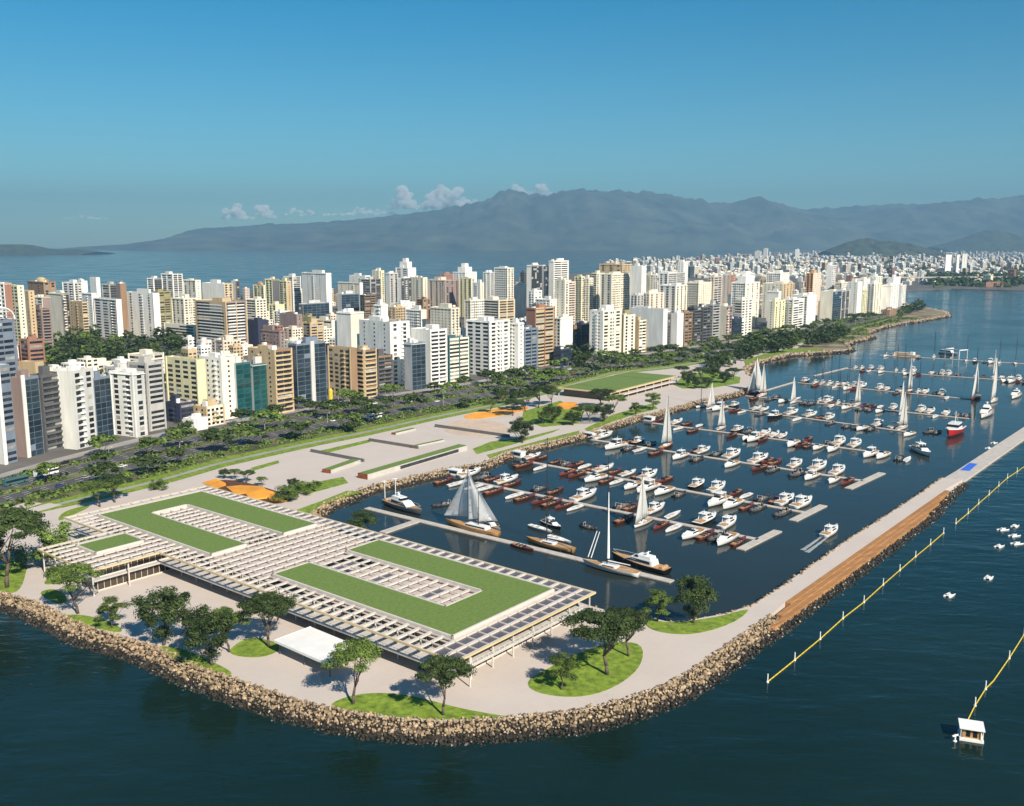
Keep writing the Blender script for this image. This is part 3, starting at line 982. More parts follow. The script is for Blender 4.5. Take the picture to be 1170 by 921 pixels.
def building(C, ang, Ln, R, h, cl, cr, sl, sr, row, near, extra='', seed=0):
    rg = random.Random(seed)
    wl, wr = M['w' + cl], M['w' + cr]  # flank and front colours; some fronts carry their shade in the darker tone
    gl = M['wint'] if cr == 'A' else M['winb'] if cr in 'NS' and sr == 'l' else M['win']
    gl0 = gl
    zb = GZ - .3
    h = h - GZ + .3
    # walls: left flank, avenue front, rear faces; the roof sits inside a parapet
    wb = MB()
    wb.add([(0, 0, 0), (0, Ln, 0), (0, Ln, h), (0, 0, h)], [(0, 3, 2, 1)], 0)
    wb.add([(0, 0, 0), (R, 0, 0), (R, 0, h), (0, 0, h)], [(0, 1, 2, 3)], 1)
    wb.add([(R, 0, 0), (R, Ln, 0), (R, Ln, h), (R, 0, h)], [(0, 1, 2, 3)], 1)
    wb.add([(0, Ln, 0), (R, Ln, 0), (R, Ln, h), (0, Ln, h)], [(3, 2, 1, 0)], 0)
    e = .35
    wb.add([(0, 0, h), (R, 0, h), (R, Ln, h), (0, Ln, h), (e, e, h), (R - e, e, h), (R - e, Ln - e, h), (e, Ln - e, h), (e, e, h - 1), (R - e, e, h - 1), (R - e, Ln - e, h - 1), (e, Ln - e, h - 1)],
           [(0, 1, 5, 4), (1, 2, 6, 5), (2, 3, 7, 6), (3, 0, 4, 7), (4, 5, 9, 8), (5, 6, 10, 9), (6, 7, 11, 10), (7, 4, 8, 11)], 0)
    pil = []
    if sr in 'gbkx' and R > 9:
        for x in (0, R * .5 - .5, R - 1.0) if R > 16 else (0, R - 1.0): pil.append((x, x + 1.0, -.55, -.02, 0, h + .4))
    if sl in 'gbkv' and Ln > 10:
        for y in (.0, Ln - 1.1): pil.append((-.5, -.02, y, y + 1.1, 0, h + .3))
    step = None
    if rg.random() < .4 and min(R, Ln) > 11 and h > 25:         # lower set-back wing growing out of the flank
        hh = h * rg.uniform(.55, .85)
        step = (R * .12, R * .88, Ln, Ln + rg.uniform(4, 8), 0, hh)
    slabt = rg.random() < .35 and h > 20
    tops = []
    if min(R, Ln) > 7:
        px, py = rg.uniform(.15, .4), rg.uniform(.15, .5)
        tops.append(('penthouse', px * R, (px + rg.uniform(.3, .45)) * R, py * Ln, (py + rg.uniform(.3, .45)) * Ln, h - 1, h + rg.uniform(1.5, 4.5)))
        if rg.random() < .65:
            x, y = rg.uniform(.1, .3) * R, rg.uniform(.1, .6) * Ln
            tops.append(('water_tank', x, x + rg.uniform(2.5, 4), y, y + rg.uniform(2.5, 4), h - 1, h + rg.uniform(.6, 2.6)))
        if rg.random() < .5:
            x, y = rg.uniform(.6, .8) * R, rg.uniform(.1, .6) * Ln
            tops.append(('roof_plant', x, x + 2.2, y, y + 2.2, h - 1, h + rg.uniform(.2, 1)))
    faces = [('L', Ln, sl), ('R', R, sr)]
    back = [('B', Ln, sr if sr != 'n' else 's')]
    if near:
        nm = 'office_building' if sr == 'l' else 'apartment_building'
        t = thing(nm, '', 'building', (C.x, C.y, zb), ang)
        wb.build('wall', [wl, wr], t)
        MB().add([(e, e, h - 1), (R - e, e, h - 1), (R - e, Ln - e, h - 1), (e, Ln - e, h - 1)], [(0, 1, 2, 3)]).build('roof', M['roof'], t)
        for side, w, st in faces:
            for kd, u0, u1, z0, z1 in rects(st, w, h - .6, True, rg):
                a, c = u1 - u0, z1 - z0
                if kd == 'w':
                    if rg.random() < .03: continue
                    gl = gl0 if rg.random() < .84 or sr == 'l' else M['winl']
                    if side == 'L': obj('window', shared_box('window', (-.09, .05, 0, a, 0, c), gl), t, (0, u0, z0))
                    else: obj('window', shared_box('window', (0, a, -.09, .05, 0, c), gl), t, (u0, 0, z0))
                elif kd == 'p':
                    if side == 'L': obj('spandrel', shared_box('spandrel', (-.2, .05, 0, a, 0, c), M['wW']), t, (0, u0, z0))
                    else: obj('spandrel', shared_box('spandrel', (0, a, -.2, .05, 0, c), M['wW']), t, (u0, 0, z0))
                else:
                    if side == 'L': obj('balcony', shared_box('balcony', (-1.1, -.1, 0, a, 0, c), wl), t, (0, u0, z0))
                    else: obj('balcony', shared_box('balcony', (0, a, -1.1, -.1, 0, c), wl), t, (u0, 0, z0))
        for p_ in pil: MB().box(*p_).build('pilaster', wl, t)
        if step: MB().box(*step).build('rear_wing', wl, t)
        if slabt: MB().box(-.6, R + .3, -.6, Ln + .3, h - 1.5, h - 1.1).build('cornice', wl, t)
        for nme, x0, x1, y0, y1, z0, z1 in tops:
            MB().box(x0, x1, y0, y1, z0, z1).build(nme, wl if nme == 'penthouse' else M['white'] if nme == 'water_tank' else M['concrete'], t)
        if 'd' in extra:                                       # low dome
            MB().ball((R * .5, Ln * .5, h - .8), R * .3, Ln * .3, 6, 12, 8).build('dome', M['wO' if 'o' in extra else 'gold'], t, True)
        if 'a' in extra:                                       # arched white roof frame
            b = MB()
            pts = [(R * .5 - R * .6 * math.cos(a), 0, h + 7 * math.sin(a)) for a in np.linspace(0, math.pi, 11)]
            for y in (.5, Ln - .5): b.path([(p[0], y, p[2]) for p in pts], .5, .5, 6)
            for p in pts: b.tube((p[0], .5, p[2]), (p[0], Ln - .5, p[2]), .25)
            b.build('roof_arch', M['white'], t)
        if 'f' in extra:                                       # white corner fin
            MB().box(-.5, R * .1 + .6, -.6, -.1, 0, h + 1.5).build('corner_fin', M['wW'], t)
        if 'c' in extra:                                       # grey centre fin
            MB().box(R * .45, R * .58, -1.0, -.1, 0, h + 1).build('centre_fin', M['wL'], t)
        if 'p' in extra:                                       # stepped upper storeys
            MB().box(R * .2, R * .8, Ln * .2, Ln * .8, h - 1, h + 10).box(R * .35, R * .65, Ln * .35, Ln * .65, h + 10, h + 16).build('upper_storeys', wl, t)
    else:
        b = wb
        b.add([(e, e, h - 1), (R - e, e, h - 1), (R - e, Ln - e, h - 1), (e, Ln - e, h - 1)], [(0, 1, 2, 3)], 3)
        for side, w, st in faces + back:
            for kd, u0, u1, z0, z1 in rects(st, w, h - .6, False, rg):
                q = .09 if kd == 'w' else .2 if kd == 'p' else 1.0
                if side == 'L': bx = (-q, 0, u0, u1)
                elif side == 'R': bx = (u0, u1, -q, 0)
                else: bx = (R, R + q, u0, u1)
                b.box(*bx, z0, z1, (2 if rg.random() < .85 else 6) if kd == 'w' else 5 if kd == 'p' else 0)
        for p_ in pil: b.box(*p_, 0)
        if step: b.box(*step, 0)
        if slabt: b.box(-.6, R + .3, -.6, Ln + .3, h - 1.5, h - 1.1, 0)
        for nme, x0, x1, y0, y1, z0, z1 in tops: b.box(x0, x1, y0, y1, z0, z1, 0)
        if 'd' in extra: b.ball((R * .5, Ln * .5, h - .8), R * .3, Ln * .3, 6, 10, 6, 4)
        if 'p' in extra: b.box(R * .2, R * .8, Ln * .2, Ln * .8, h - 1, h + 8, 0).box(R * .35, R * .65, Ln * .35, Ln * .65, h + 8, h + 14, 0)
        t = b.build('apartment_building', [wl, wr, gl, M['roof'], M['wO'], M['wW'], M['winl']], None, loc=(C.x, C.y, zb))
        t.rotation_euler = (0, 0, ang)
        t['category'] = 'building'
    wd = WORD[cl] if cl == cr else WORD[cl] + ' and ' + WORD[cr]  # some pairs are one wall: lit flank, front colour darkened as shade
    size = 'tall' if h > 48 else 'low' if h < 16 else 'mid-rise'
    t['look'] = f'{size} {wd} block with {FEAT[sr if sr != "n" else sl]}'
    t['group'] = {'front': 'buildings along the avenue', 'middle': 'buildings behind the avenue', 'back': 'buildings at the back of the city'}[row]
    LIST[row].append(t)
    FOOT.append((C, ang, Ln, R))
    return t


CITY = '''
f -26 2 27 506 367 S S b b a
f -30 6 20 531 418 L S n b f
f 18 32 51 523 432 P S n l f
f 28 47 51 500 414 T T n s
f 50 53 78 517 429 D D v k
f 72 88 113 514 424 W L n v
f 104 112 131 508 432 S S v l
f 130 157 167 500 426 W L v v
f 151 172 190 493 415 G G b b
f 190 206 224 484 461 N N s b
f 222 236 257 488 465 T C s g
f 210 222 238 493 479 W W s n
f 193 229 233 480 411 Y Y g n
f 231 256 272 480 409 W C s s
f 264 272 289 478 415 L A n l
f 289 291 307 474 416 L A n l
f 286 316 336 473 400 T B s k
f 336 341 374 462 393 S S l l c
f 376 402 407 456 398 T B g n
f 404 417 431 455 400 T B k k
f 430 432 449 452 407 D B n k
f 412 447 469 441 368 W W s v
f 468 471 487 446 392 L S n l
f 470 492 511 441 377 W W n k
f 508 513 537 437 387 A C n b
f 533 560 582 430 367 W W g g
f 582 592 598 427 369 W W s s
f 594 599 614 426 376 S S b b
f 601 611 633 420 352 R T n b
f 634 640 654 410 363 C W v n
f 652 655 664 404 371 B B b b
f 662 664 674 404 370 N N l l
f 636 641 653 419 399 N N l l
f 673 688 709 409 355 W C s g
f 708 712 725 405 360 V C n v
f 724 729 738 403 366 T C n b
f 719 757 761 398 353 W W n n
f 757 762 769 397 357 G D n v
f 768 773 780 397 358 W W n n
f 779 781 790 396 357 B B b b
f 789 792 800 394 351 D D k k
f 799 802 811 393 351 D D k k
f 810 813 821 391 348 G D b k
f 820 828 836 389 350 C P n v
f 834 837 847 388 364 N N n l
f 838 846 858 386 342 C W b g
f 876 884 896 378 344 C Y s v
f 893 905 917 376 342 W W v b
f 915 921 931 372 338 W W v n
f 936 950 960 368 333 C S n l
f 957 960 969 365 332 W D n g
f 966 978 983 363 322 W W s n
f 978 984 990 362 331 C Y n v
f 989 997 1006 360 324 W C v v
f 1005 1017 1027 354 326 W W n v
f 1026 1029 1034 351 326 W W n v
f 1008 1016 1024 361 354 B B s s
m -18 2 6 450 310 W W b b
m 6 14 19 432 323 W R g n
m 18 27 30 410 326 Y C g s
m 20 33 42 396 342 W B g k
m 31 38 41 402 332 T T s s
m 36 54 68 380 322 B B s v d
m 40 53 60 398 339 C P g n
m 42 51 61 402 353 P B b k
m 60 74 83 390 335 C D n v
m 82 97 102 392 345 T T s b
m 75 88 97 374 323 W G g g
m 90 97 103 372 321 W W s n
m 97 108 111 384 335 W W s n
m 109 136 139 388 342 W W g n
m 106 113 116 367 317 W W n n
m 120 128 139 374 325 G D b b
m 138 141 147 384 324 P B n n
m 146 178 185 386 335 W W v n
m 178 182 197 372 333 V V n b
m 171 178 188 364 318 W D b b
m 187 200 211 363 313 W G g b
m 212 226 231 370 320 C C v s
m 198 212 226 380 341 C C v g
m 188 224 227 396 372 C C b n
m 225 260 284 403 345 T P x x
m 233 258 268 370 324 W T n v
m 266 271 276 366 321 W D n v
m 283 296 308 400 366 N N n n
m 291 303 306 366 326 Y C v n do
m 305 313 321 372 319 Y D v n
m 308 316 326 374 348 Y Y v n
m 320 329 334 368 321 Y T v s
m 283 294 306 384 342 C C b g
m 326 336 345 362 316 W G g b
m 344 374 380 366 312 W W s n
m 343 347 377 374 347 L S l l
m 321 340 345 392 359 P P n s
m 290 320 325 402 378 P P s s
m 346 350 357 390 372 R R n s
m 344 356 362 386 362 V V n s
m 361 380 387 391 366 C C b s
m 386 402 417 410 357 W C n n
m 387 412 414 362 323 C W s n
m 388 391 411 373 336 L S n l
m 413 417 431 374 337 D B v b
m 400 418 424 358 315 W W s b
m 413 424 436 361 319 G D b b
m 426 434 440 357 309 C Y s v
m 442 446 456 366 312 W G n v
m 453 467 476 353 306 W W g s p
m 456 459 471 366 318 W D n v
m 469 484 489 363 317 C C s s
m 490 509 525 361 320 Q P v v
m 502 508 518 351 313 P R s s
m 518 532 545 356 311 W W s s p
m 525 539 543 363 318 Y C v v
m 540 549 553 367 323 W C s s
m 464 482 486 388 354 W C g n
m 492 516 525 392 352 C C s v
m 442 452 464 382 351 T T s g
m 531 538 553 383 343 C W v g
m 429 437 442 424 348 W W s n
m 552 560 566 361 311 W G s g
m 565 580 587 366 306 W C g v
m 586 601 605 364 326 W W n n
m 595 599 605 351 311 D D b b
m 604 607 619 366 303 W D n l
m 619 621 629 363 304 L N n l
m 628 632 649 363 298 W W n b
m 604 610 619 378 332 W W v v
m 550 570 588 380 343 C T b b
m 612 628 636 380 342 W W s s
m 634 645 648 380 320 C C s v
m 647 649 657 373 322 Q Q g b
m 656 664 667 367 316 Y C v v
m 666 672 677 367 318 C C g g
m 676 681 690 364 312 C C b v
m 684 710 721 361 302 T T v g
m 685 698 718 369 313 C C v g
m 719 732 737 369 304 W W n s
m 736 746 750 363 314 C G s v
m 722 727 735 381 337 L G v v
m 735 741 758 379 335 C Q v v
m 752 762 795 356 312 W G v g
m 752 771 784 377 326 W C v v
m 783 797 812 373 323 C C g s
m 773 780 785 346 299 W W s s
m 811 814 823 371 316 Q G v b
m 824 833 839 361 314 Q R s s
m 834 850 866 376 323 W C g v p
m 874 890 900 353 312 W W g s
m 870 893 904 364 324 C T s v
m 875 888 891 371 333 W W n n
m 903 917 930 368 337 W W n s
m 919 927 936 361 312 O Q v s
m 943 948 953 356 303 W L n v
m 952 960 970 357 323 C W g g
m 975 985 992 357 319 W W s s
m 991 999 1006 355 316 W C s v
m 1014 1019 1027 350 317 W W n n
b 1017 1019 1027 318 292 D D l l
b 1079 1086 1092 313 291 W R n v
b 1092 1095 1099 312 291 W P n v
b 1098 1104 1109 311 290 W W s s
b 1125 1147 1168 328 322 R Q s s
b 862 868 881 300 287 W W g g
b 872 876 884 297 284 W W g s
b 908 912 917 298 285 W W s s
'''


def ray_len(C, dr, px):
    k = (px - CX) / F
    zc = C.y * ct - (GZ - H) * sn
    s = (k * zc - C.x) / (dr.x - k * dr.y * ct)
    return s


def local_ang(p):
    i = min(range(NS - 1), key=lambda j: (BLW[j] - p).length_squared)
    d = BLW[min(NS - 1, i + 3)] - BLW[max(0, i - 3)]
    return math.atan2(d.y, d.x)


for n, line in enumerate(CITY.strip().split('\n')):
    q = line.split()
    xl, xc, xr, yb, yt = map(float, q[1:6])
    cl, cr, sl_, sr_ = q[6:10]
    C = at(xc, yb, GZ).xy
    ang = local_ang(C) if q[0] != 'b' else local_ang(C) + .2
    R_ = R0 = None
    for _ in range(4):
        dR, dL = Vector((math.cos(ang), math.sin(ang))), Vector((-math.sin(ang), math.cos(ang)))
        R_, L_ = ray_len(C, dR, xr), ray_len(C, dL, xl)
        if R_ > 0 and L_ > 0: break
        ang += .12
    R_, L_ = max(3.0, min(R_, 60)), max(3.5, min(L_, 60))
    if R_ < 8: R_ = 8 if R_ > 5 else 6
    if L_ < 9: L_ = 9
    building(C, ang, L_, R_, top_z(C.x, C.y, yt), cl, cr, sl_, sr_, {'f': 'front', 'm': 'middle', 'b': 'back'}[q[0]], q[0] == 'f' or (q[0] == 'm' and xc < 480), q[10] if len(q) > 10 else '', n)


def clear(p, r):
    for C, ang, Ln, R in FOOT:
        d = p - C
        x, y = d.x * math.cos(ang) + d.y * math.sin(ang), -d.x * math.sin(ang) + d.y * math.cos(ang)
        if -r < x < R + r * .3 and -r < y < Ln + r * .3: return False
    return True


GREEN = [(35, 215, 372, 440), (648, 690, 338, 360)]            # wooded gaps in the city
rg = random.Random(21)
made = 0
tries = 0
while made < 88 and tries < 4000:
    tries += 1
    px = rg.uniform(-60, 1005)
    f0 = pix((*strip_pt(min(NS - 1, max(0, (px + 100) / 1130 * NS)), 1), GZ))[1]
    py = rg.uniform(max(338 - max(0, px - 600) * .035, f0 - 75), f0 - 9)
    if any(a < px < b and c < py < d for a, b, c, d in GREEN): continue
    C = at(px, py, GZ).xy
    if not clear(C, 16): continue
    hgt = rg.uniform(9, 30) if py > f0 - 35 else rg.uniform(14, 44)
    cc = rg.choice('WWCCCTLQGYBR')
    building(C, local_ang(C) + rg.uniform(-.12, .12), rg.uniform(12, 20), rg.uniform(11, 20), GZ + hgt, cc, cc if rg.random() < .7 else rg.choice('CGLT'), rg.choice('gsvb'), rg.choice('gbvsk'), 'middle', False, '', 500 + tries)
    made += 1

# far district beyond the channel: nearest blocks one by one, the rest as one mass
rg = random.Random(5)
cand = []
for _ in range(5200):
    px = rg.uniform(690, 1200)
    y0 = 302 - (px - 690) * .055 if px < 960 else 284.5
    py = rg.uniform(max(284, y0), 326 if px > 1035 else 318)
    if px > 1040 and py > 306 and rg.random() < .8: continue
    if rg.random() < (py - 285) / 70: continue
    cand.append((py, px))
cand.sort(reverse=True)
FARM = MB()
near_far = 0
for py, px in cand:
    C = at(px, py, GZ).xy
    if not clear(C, 10): continue
    hgt = rg.uniform(5, 13) if rg.random() < .85 else rg.uniform(14, 38)
    w, l = rg.uniform(12, 26), rg.uniform(12, 26)
    if hgt > 22: w, l = w * .8, l * .8
    cc = rg.choice('WWWWCCCLLTQR')
    if near_far < 38:
        near_far += 1
        building(C, rg.uniform(.3, .9), l, w, GZ + hgt, cc, cc, rg.choice('gsb'), rg.choice('gbs'), 'back', False, '', 900 + near_far)
    else:
        a = rg.uniform(.3, .9)
        mi = 'WCTLQR'.index(cc)
        FARM.obox(C, Vector((math.cos(a), math.sin(a))), Vector((-math.sin(a), math.cos(a))), 0, w, 0, l, 2, 2.2 + hgt, mi)
        FARM.obox(C, Vector((math.cos(a), math.sin(a))), Vector((-math.sin(a), math.cos(a))), w * .3, w * .6, l * .3, l * .6, 2.2 + hgt, 5 + hgt, 0)
        for j in range(int(hgt / 3.2)):
            FARM.obox(C, Vector((math.cos(a), math.sin(a))), Vector((-math.sin(a), math.cos(a))), .8, w - .8, -.12, 0, 3.6 + 3.2 * j, 5 + 3.2 * j, 6)
            FARM.obox(C, Vector((math.cos(a), math.sin(a))), Vector((-math.sin(a), math.cos(a))), -.12, 0, .8, l - .8, 3.6 + 3.2 * j, 5 + 3.2 * j, 6)
def house(C, a, w, l, hgt, mi, win=True):
    ax, ay = Vector((math.cos(a), math.sin(a))), Vector((-math.sin(a), math.cos(a)))
    FARM.obox(C, ax, ay, 0, w, 0, l, 2, 2.4 + hgt, mi)
    FARM.obox(C, ax, ay, w * .25, w * .6, l * .25, l * .6, 2.4 + hgt, 4.6 + hgt, rg.choice((0, mi)))
    FARM.obox(C, ax, ay, w * .7, w * .85, l * .5, l * .8, 2.4 + hgt, 3.6 + hgt, 5)
    for j in range(max(1, int(hgt / 3.2))):
        z = 3.6 + 3.2 * j
        n = max(1, int(w / 3.5))
        for i in range(n):
            FARM.obox(C, ax, ay, w * (i + .2) / n, w * (i + .8) / n, -.1, 0, z, z + 1.5, 6)
        n = max(1, int(l / 3.5))
        for i in range(n):
            FARM.obox(C, ax, ay, -.1, 0, l * (i + .2) / n, l * (i + .8) / n, z, z + 1.5, 6)


put = []
tries = 0
while len(put) < 430 and tries < 9000:
    tries += 1
    px = rg.uniform(-80, 1010)
    f0 = pix((*strip_pt(min(NS - 1, max(0, (px + 100) / 1130 * NS)), 1), GZ))[1]
    py = rg.uniform(max(334 - max(0, px - 600) * .04, f0 - 85), f0 - 5)
    if any(a < px < b and c < py < d for a, b, c, d in GREEN): continue
    C = at(px, py, GZ).xy
    if not clear(C, 9) or any((C - q).length < 15 for q in put): continue
    put.append(C)
    house(C, local_ang(C) + rg.uniform(-.1, .1), rg.uniform(7, 13), rg.uniform(7, 14), rg.uniform(4, 11) if py > f0 - 14 else rg.uniform(6, 24), rg.choice((0, 0, 1, 1, 2, 3, 4, 5)))
tag(FARM.build('smaller_houses', [M['w' + k] for k in 'WCTLQR'] + [M['win']]), 'mass of smaller pale houses between the towers and across the far shore', 'houses', kind='stuff')
number(LIST['front'], '{look}, {} from left along the avenue')
number(LIST['middle'], '{look}, {} from left behind front row')
number(LIST['back'], '{look}, {} from left on the far shore')

# road bridge over the channel
bp = [at(x, y, 16).xy for x, y in ((985, 317), (1050, 316.5), (1150, 316))]
bd = (bp[2] - bp[0]).normalized()
br = thing('road_bridge', 'long grey road bridge crossing the channel behind the white towers', 'bridge', (bp[0].x, bp[0].y, 0), math.atan2(bd.y, bd.x))
bl_ = (bp[2] - bp[0]).length
MB().box(0, bl_, -9, 9, 13.5, 16).box(0, bl_, -9.4, -9, 16, 17.2).build('deck', M['concrete'], br)
for x in np.arange(20, bl_, 55):
    MB().box(x - 2, x + 2, -6, 6, -2, 13.5).build('pier', M['concrete'], br)

# ------------------------------------------------------------------ hills, mountains, clouds


def ridge(name, pts, D, depth, m, nx=160, ny=26, rough=.25, seed=0., exp=1.0, z0=-5):
    """relief whose skyline follows the given bearings and heights, standing at its own distance D"""
    P = []
    xs = [p[0] for p in pts]
    hs = [(YH - p[1]) / F * D + H for p in pts]
    X0, X1 = (xs[0] - CX) / F * D, (xs[-1] - CX) / F * D
    vs, fs = [], []
    for j in range(ny):
        t = j / (ny - 1) * 2 - 1                               # -1 near foot, 1 far foot
        for i in range(nx):
            x = X0 + (X1 - X0) * i / (nx - 1)
            bx = x / D * F + CX
            hgt = float(np.interp(bx, xs, hs))
            hgt *= 1 + .04 * noise.fractal(Vector((bx * .12, seed, 0)), .5, 2.1, 6)
            y = D * math.cos(math.atan(x / D)) ** 0 + t * depth
            base = max(0., 1 - abs(t)) ** exp
            n1 = noise.fractal(Vector((x / depth * 1.6, y / depth * 1.6, seed)), .8, 2.1, 7)
            n2 = 1 - abs(noise.noise(Vector((x / depth * 5 + 1.5 * n1, t * 1.5, seed + 9)))) * 1.6
            f = base * (1 + (1 - base) * (rough * n1 * 2 + .9 * (n2 - .6)))
            f = min(f, 1.0)
            f2 = f + (noise.noise(Vector((x / depth * 14, y / depth * 14, seed))) * .018 if t < .3 else 0) * base
            vs.append((x, y, z0 + (hgt - z0) * max(0., f2)))
    for j in range(ny - 1):
        for i in range(nx - 1):
            a = j * nx + i
            fs.append((a, a + 1, a + nx + 1, a + nx))
    return tag(MB().add(vs, fs).build(name, m, smooth=True), kind='structure')


RIDGE = [(150, 279), (195, 276), (220, 267), (241, 260), (256, 260.5), (308, 256), (359, 255), (410, 251), (461, 246), (500, 240.5), (525, 236), (554, 231), (562, 226), (572, 221), (585, 217.5), (594, 221), (602, 223), (622, 225), (640, 220),
         (657, 217.5), (680, 220), (703, 219), (749, 221), (775, 226), (806, 231), (831, 233), (848, 229.5), (862, 226.5), (872, 230), (883, 233), (908, 240), (944, 245), (975, 244.6), (1006, 236), (1047, 235), (1083, 231), (1119, 228), (1170, 223), (1260, 216), (1400, 225), (1560, 250)]
ridge('mountain_range', RIDGE, 18000, 3600, M['mountain'], 420, 60, .3, 3.1)
ridge('far_mountain_range', [(820, 262), (880, 244), (908, 238), (945, 235), (985, 233), (1030, 231), (1080, 232), (1150, 236), (1300, 240)], 20700, 900, M['mountain'], 80, 16, .2, 8.)
ridge('wooded_hill', [(938, 286), (948, 282), (960, 277), (972, 273), (985, 270.5), (998, 274), (1015, 274.5), (1030, 277), (1045, 281), (1062, 285.5)], 8000, 420, M['hill'], 70, 18, .3, 1.)
ridge('wooded_hill', [(1058, 282), (1072, 278.5), (1090, 273), (1108, 266), (1120, 262.5), (1132, 262), (1146, 266), (1160, 270.5), (1180, 275), (1230, 281)], 12000, 900, M['hill'], 70, 18, .3, 5.)
ridge('wooded_island', [(-60, 286), (-20, 279.5), (0, 278), (25, 278.5), (45, 279.5), (58, 282.5), (75, 285), (95, 284.2), (118, 287.2)], 9500, 500, M['hill'], 60, 12, .3, 2.)
cm = volume_mat('cloud', (.99, .985, .98), .0045, -.6)
rg = random.Random(11)
for ci, (cx, cy, wpx, hpx, lab) in enumerate(((277, 242, 28, 18, 'small white cloud, leftmost of the bright puffs over the water'), (305, 243, 24, 15, 'small white cloud, second of the puffs from the left'), (347, 243.5, 34, 9, 'small flat cloud between the puffs and the long bank'),
                                              (415, 242, 84, 10, 'long thin cloud bank along the lower ridge'), (463, 229, 26, 22, 'round bright cloud at the left end of the big bank'), (513, 230, 80, 20, 'broad white cloud bank resting before the first summit'),
                                              (608, 218, 50, 14, 'white cloud just right of the sharp summit'), (110, 249, 60, 5, 'faint thin cloud low at the far left'))):
    D = 44000
    c = Vector(((cx - CX) / F * D, D, H + (YH - cy) / F * D))
    rx, rz = wpx / 2 / F * D, hpx * .68 / F * D
    b = MB()
    k = max(16, int(wpx * .9))
    hump = [(rg.uniform(-.8, .8), rg.uniform(.25, .55), rg.uniform(.5, 1)) for _ in range(4)]
    for i in range(k):
        u = rg.uniform(-1, 1)
        top = max(.18, max(a * math.exp(-((u - m_) / s_) ** 2) for m_, s_, a in hump)) * (1 - .6 * u * u)
        r = rz * rg.uniform(.22, .5) * (.45 + .55 * top)
        b.ball((c.x + u * rx, c.y + rg.uniform(-1, 1) * rz * 1.6, c.z - rz * .7 + (2 * rz * top - r) * rg.random() + r * .4), r * rg.uniform(1, 1.5), r * 1.3, r * rg.uniform(.75, 1), 12, 8)
    tag(b.build('cloud', cm, smooth=True), lab, 'cloud', 'clouds over the mountains')
hz = MB().box(-38000, 38000, -900, 22000, -7, 1185)
tag(hz.build('haze', volume_mat('haze_air', (.225, .415, .60), 7.0e-5)), kind='stuff')
# ------------------------------------------------------------------ trees
TREEM = {}


def tree_meshes(key, h, rad, flat, nclump, nleaf, leaf, m, seed, bare=.38, fork=4):
    """trunk with limbs forking into an uneven crown of leaf clumps; crown height above the ground is bare*h .. h"""
    rg = random.Random(seed)
    tr, cr = MB(), MB()
    zc = h * (bare + 1) / 2
    hz_ = h * (1 - bare) / 2
    lean = Vector((rg.uniform(-.08, .08) * h, rg.uniform(-.08, .08) * h, 0))
    b0 = Vector((0, 0, 0))
    b1 = lean * .6 + Vector((0, 0, h * bare * .75))
    tr.path([b0, (b0 + b1) / 2 + Vector((rg.uniform(-.2, .2), rg.uniform(-.2, .2), 0)), b1], h * .026, h * .018, 7)
    cl = []
    for i in range(nclump):
        a = 2.4 * i + rg.uniform(-.4, .4)
        r = rad * math.sqrt((i + .5) / nclump) * rg.uniform(.75, 1.05)
        dome = math.sqrt(max(0, 1 - (r / rad / 1.1) ** 2))
        z = zc + hz_ * (dome * rg.uniform(.15, .95) if flat else rg.uniform(-1, 1) * dome)
        cl.append((Vector((r * math.cos(a), r * math.sin(a), z)) + lean, rad * (rg.uniform(.16, .42) if nleaf > 2000 else rg.uniform(.26, .46))))
    for k in range(fork):
        c = cl[min(nclump - 1, int((k + .6) * nclump / fork))][0]
        e = c * .8 + Vector((0, 0, zc)) * .2 - Vector((0, 0, hz_ * .25))
        mid = b1.lerp(e, .5) + Vector((rg.uniform(-.3, .3), rg.uniform(-.3, .3), -.04 * h))
        tr.path([b1 - Vector((0, 0, .1)), mid, e], h * .013, h * .004, 5)
        for q in range(2):
            c2 = cl[rg.randrange(nclump)][0]
            if (c2 - mid).length < rad * 1.1: tr.tube(mid, mid.lerp(c2, .8), h * .006, h * .002, 4)
    per = max(3, nleaf // nclump)
    for c, r in cl:
        for j in range(per):
            v = Vector((rg.gauss(0, 1), rg.gauss(0, 1), rg.gauss(0, 1))).normalized()
            p = c + Vector((v.x, v.y, v.z * (.5 if flat else .8))) * r * rg.uniform(.3, 1.15)
            nrm = (v + Vector((rg.uniform(-.8, .8), rg.uniform(-.8, .8), rg.uniform(-.2, 1.0)))).normalized()
            s = leaf * rg.uniform(.6, 1.3)
            ta = nrm.orthogonal().normalized()
            ta.rotate(Matrix.Rotation(rg.uniform(0, 6.28), 3, nrm))
            tb_ = nrm.cross(ta)
            cr.add([p - ta * s, p - tb_ * s * .55, p + ta * s, p + tb_ * s * .55], [(0, 1, 2, 3)])
    TREEM[key] = (tr.mesh('trunk', M['bark'], True), cr.mesh('crown', M[m]), h)


tree_meshes('acacia', 12, 5.2, True, 30, 11000, .21, 'leaf', 1, .42, 6)
tree_meshes('acacia2', 12, 4.6, True, 26, 9500, .21, 'leafb', 2, .36, 5)
tree_meshes('round', 11, 4.4, False, 28, 10500, .21, 'leaf', 3, .22, 5)
tree_meshes('young', 9, 3.2, False, 20, 6500, .19, 'leafb', 4, .3, 4)
tree_meshes('bush', 7, 4.5, False, 20, 7500, .2, 'leafc', 5, .1, 4)
for i in range(4): tree_meshes('street%d' % i, 9, 4.6 + .4 * (i % 2), True, 12, 620, .75, ('leafb', 'leaf', 'leafc', 'leafb')[i], 20 + i, .3, 3)
for i in range(3): tree_meshes('wood%d' % i, 12, 4.8, False, 11, 420, .95, ('leaf', 'leaf', 'leafb')[i], 30 + i, .18, 2)
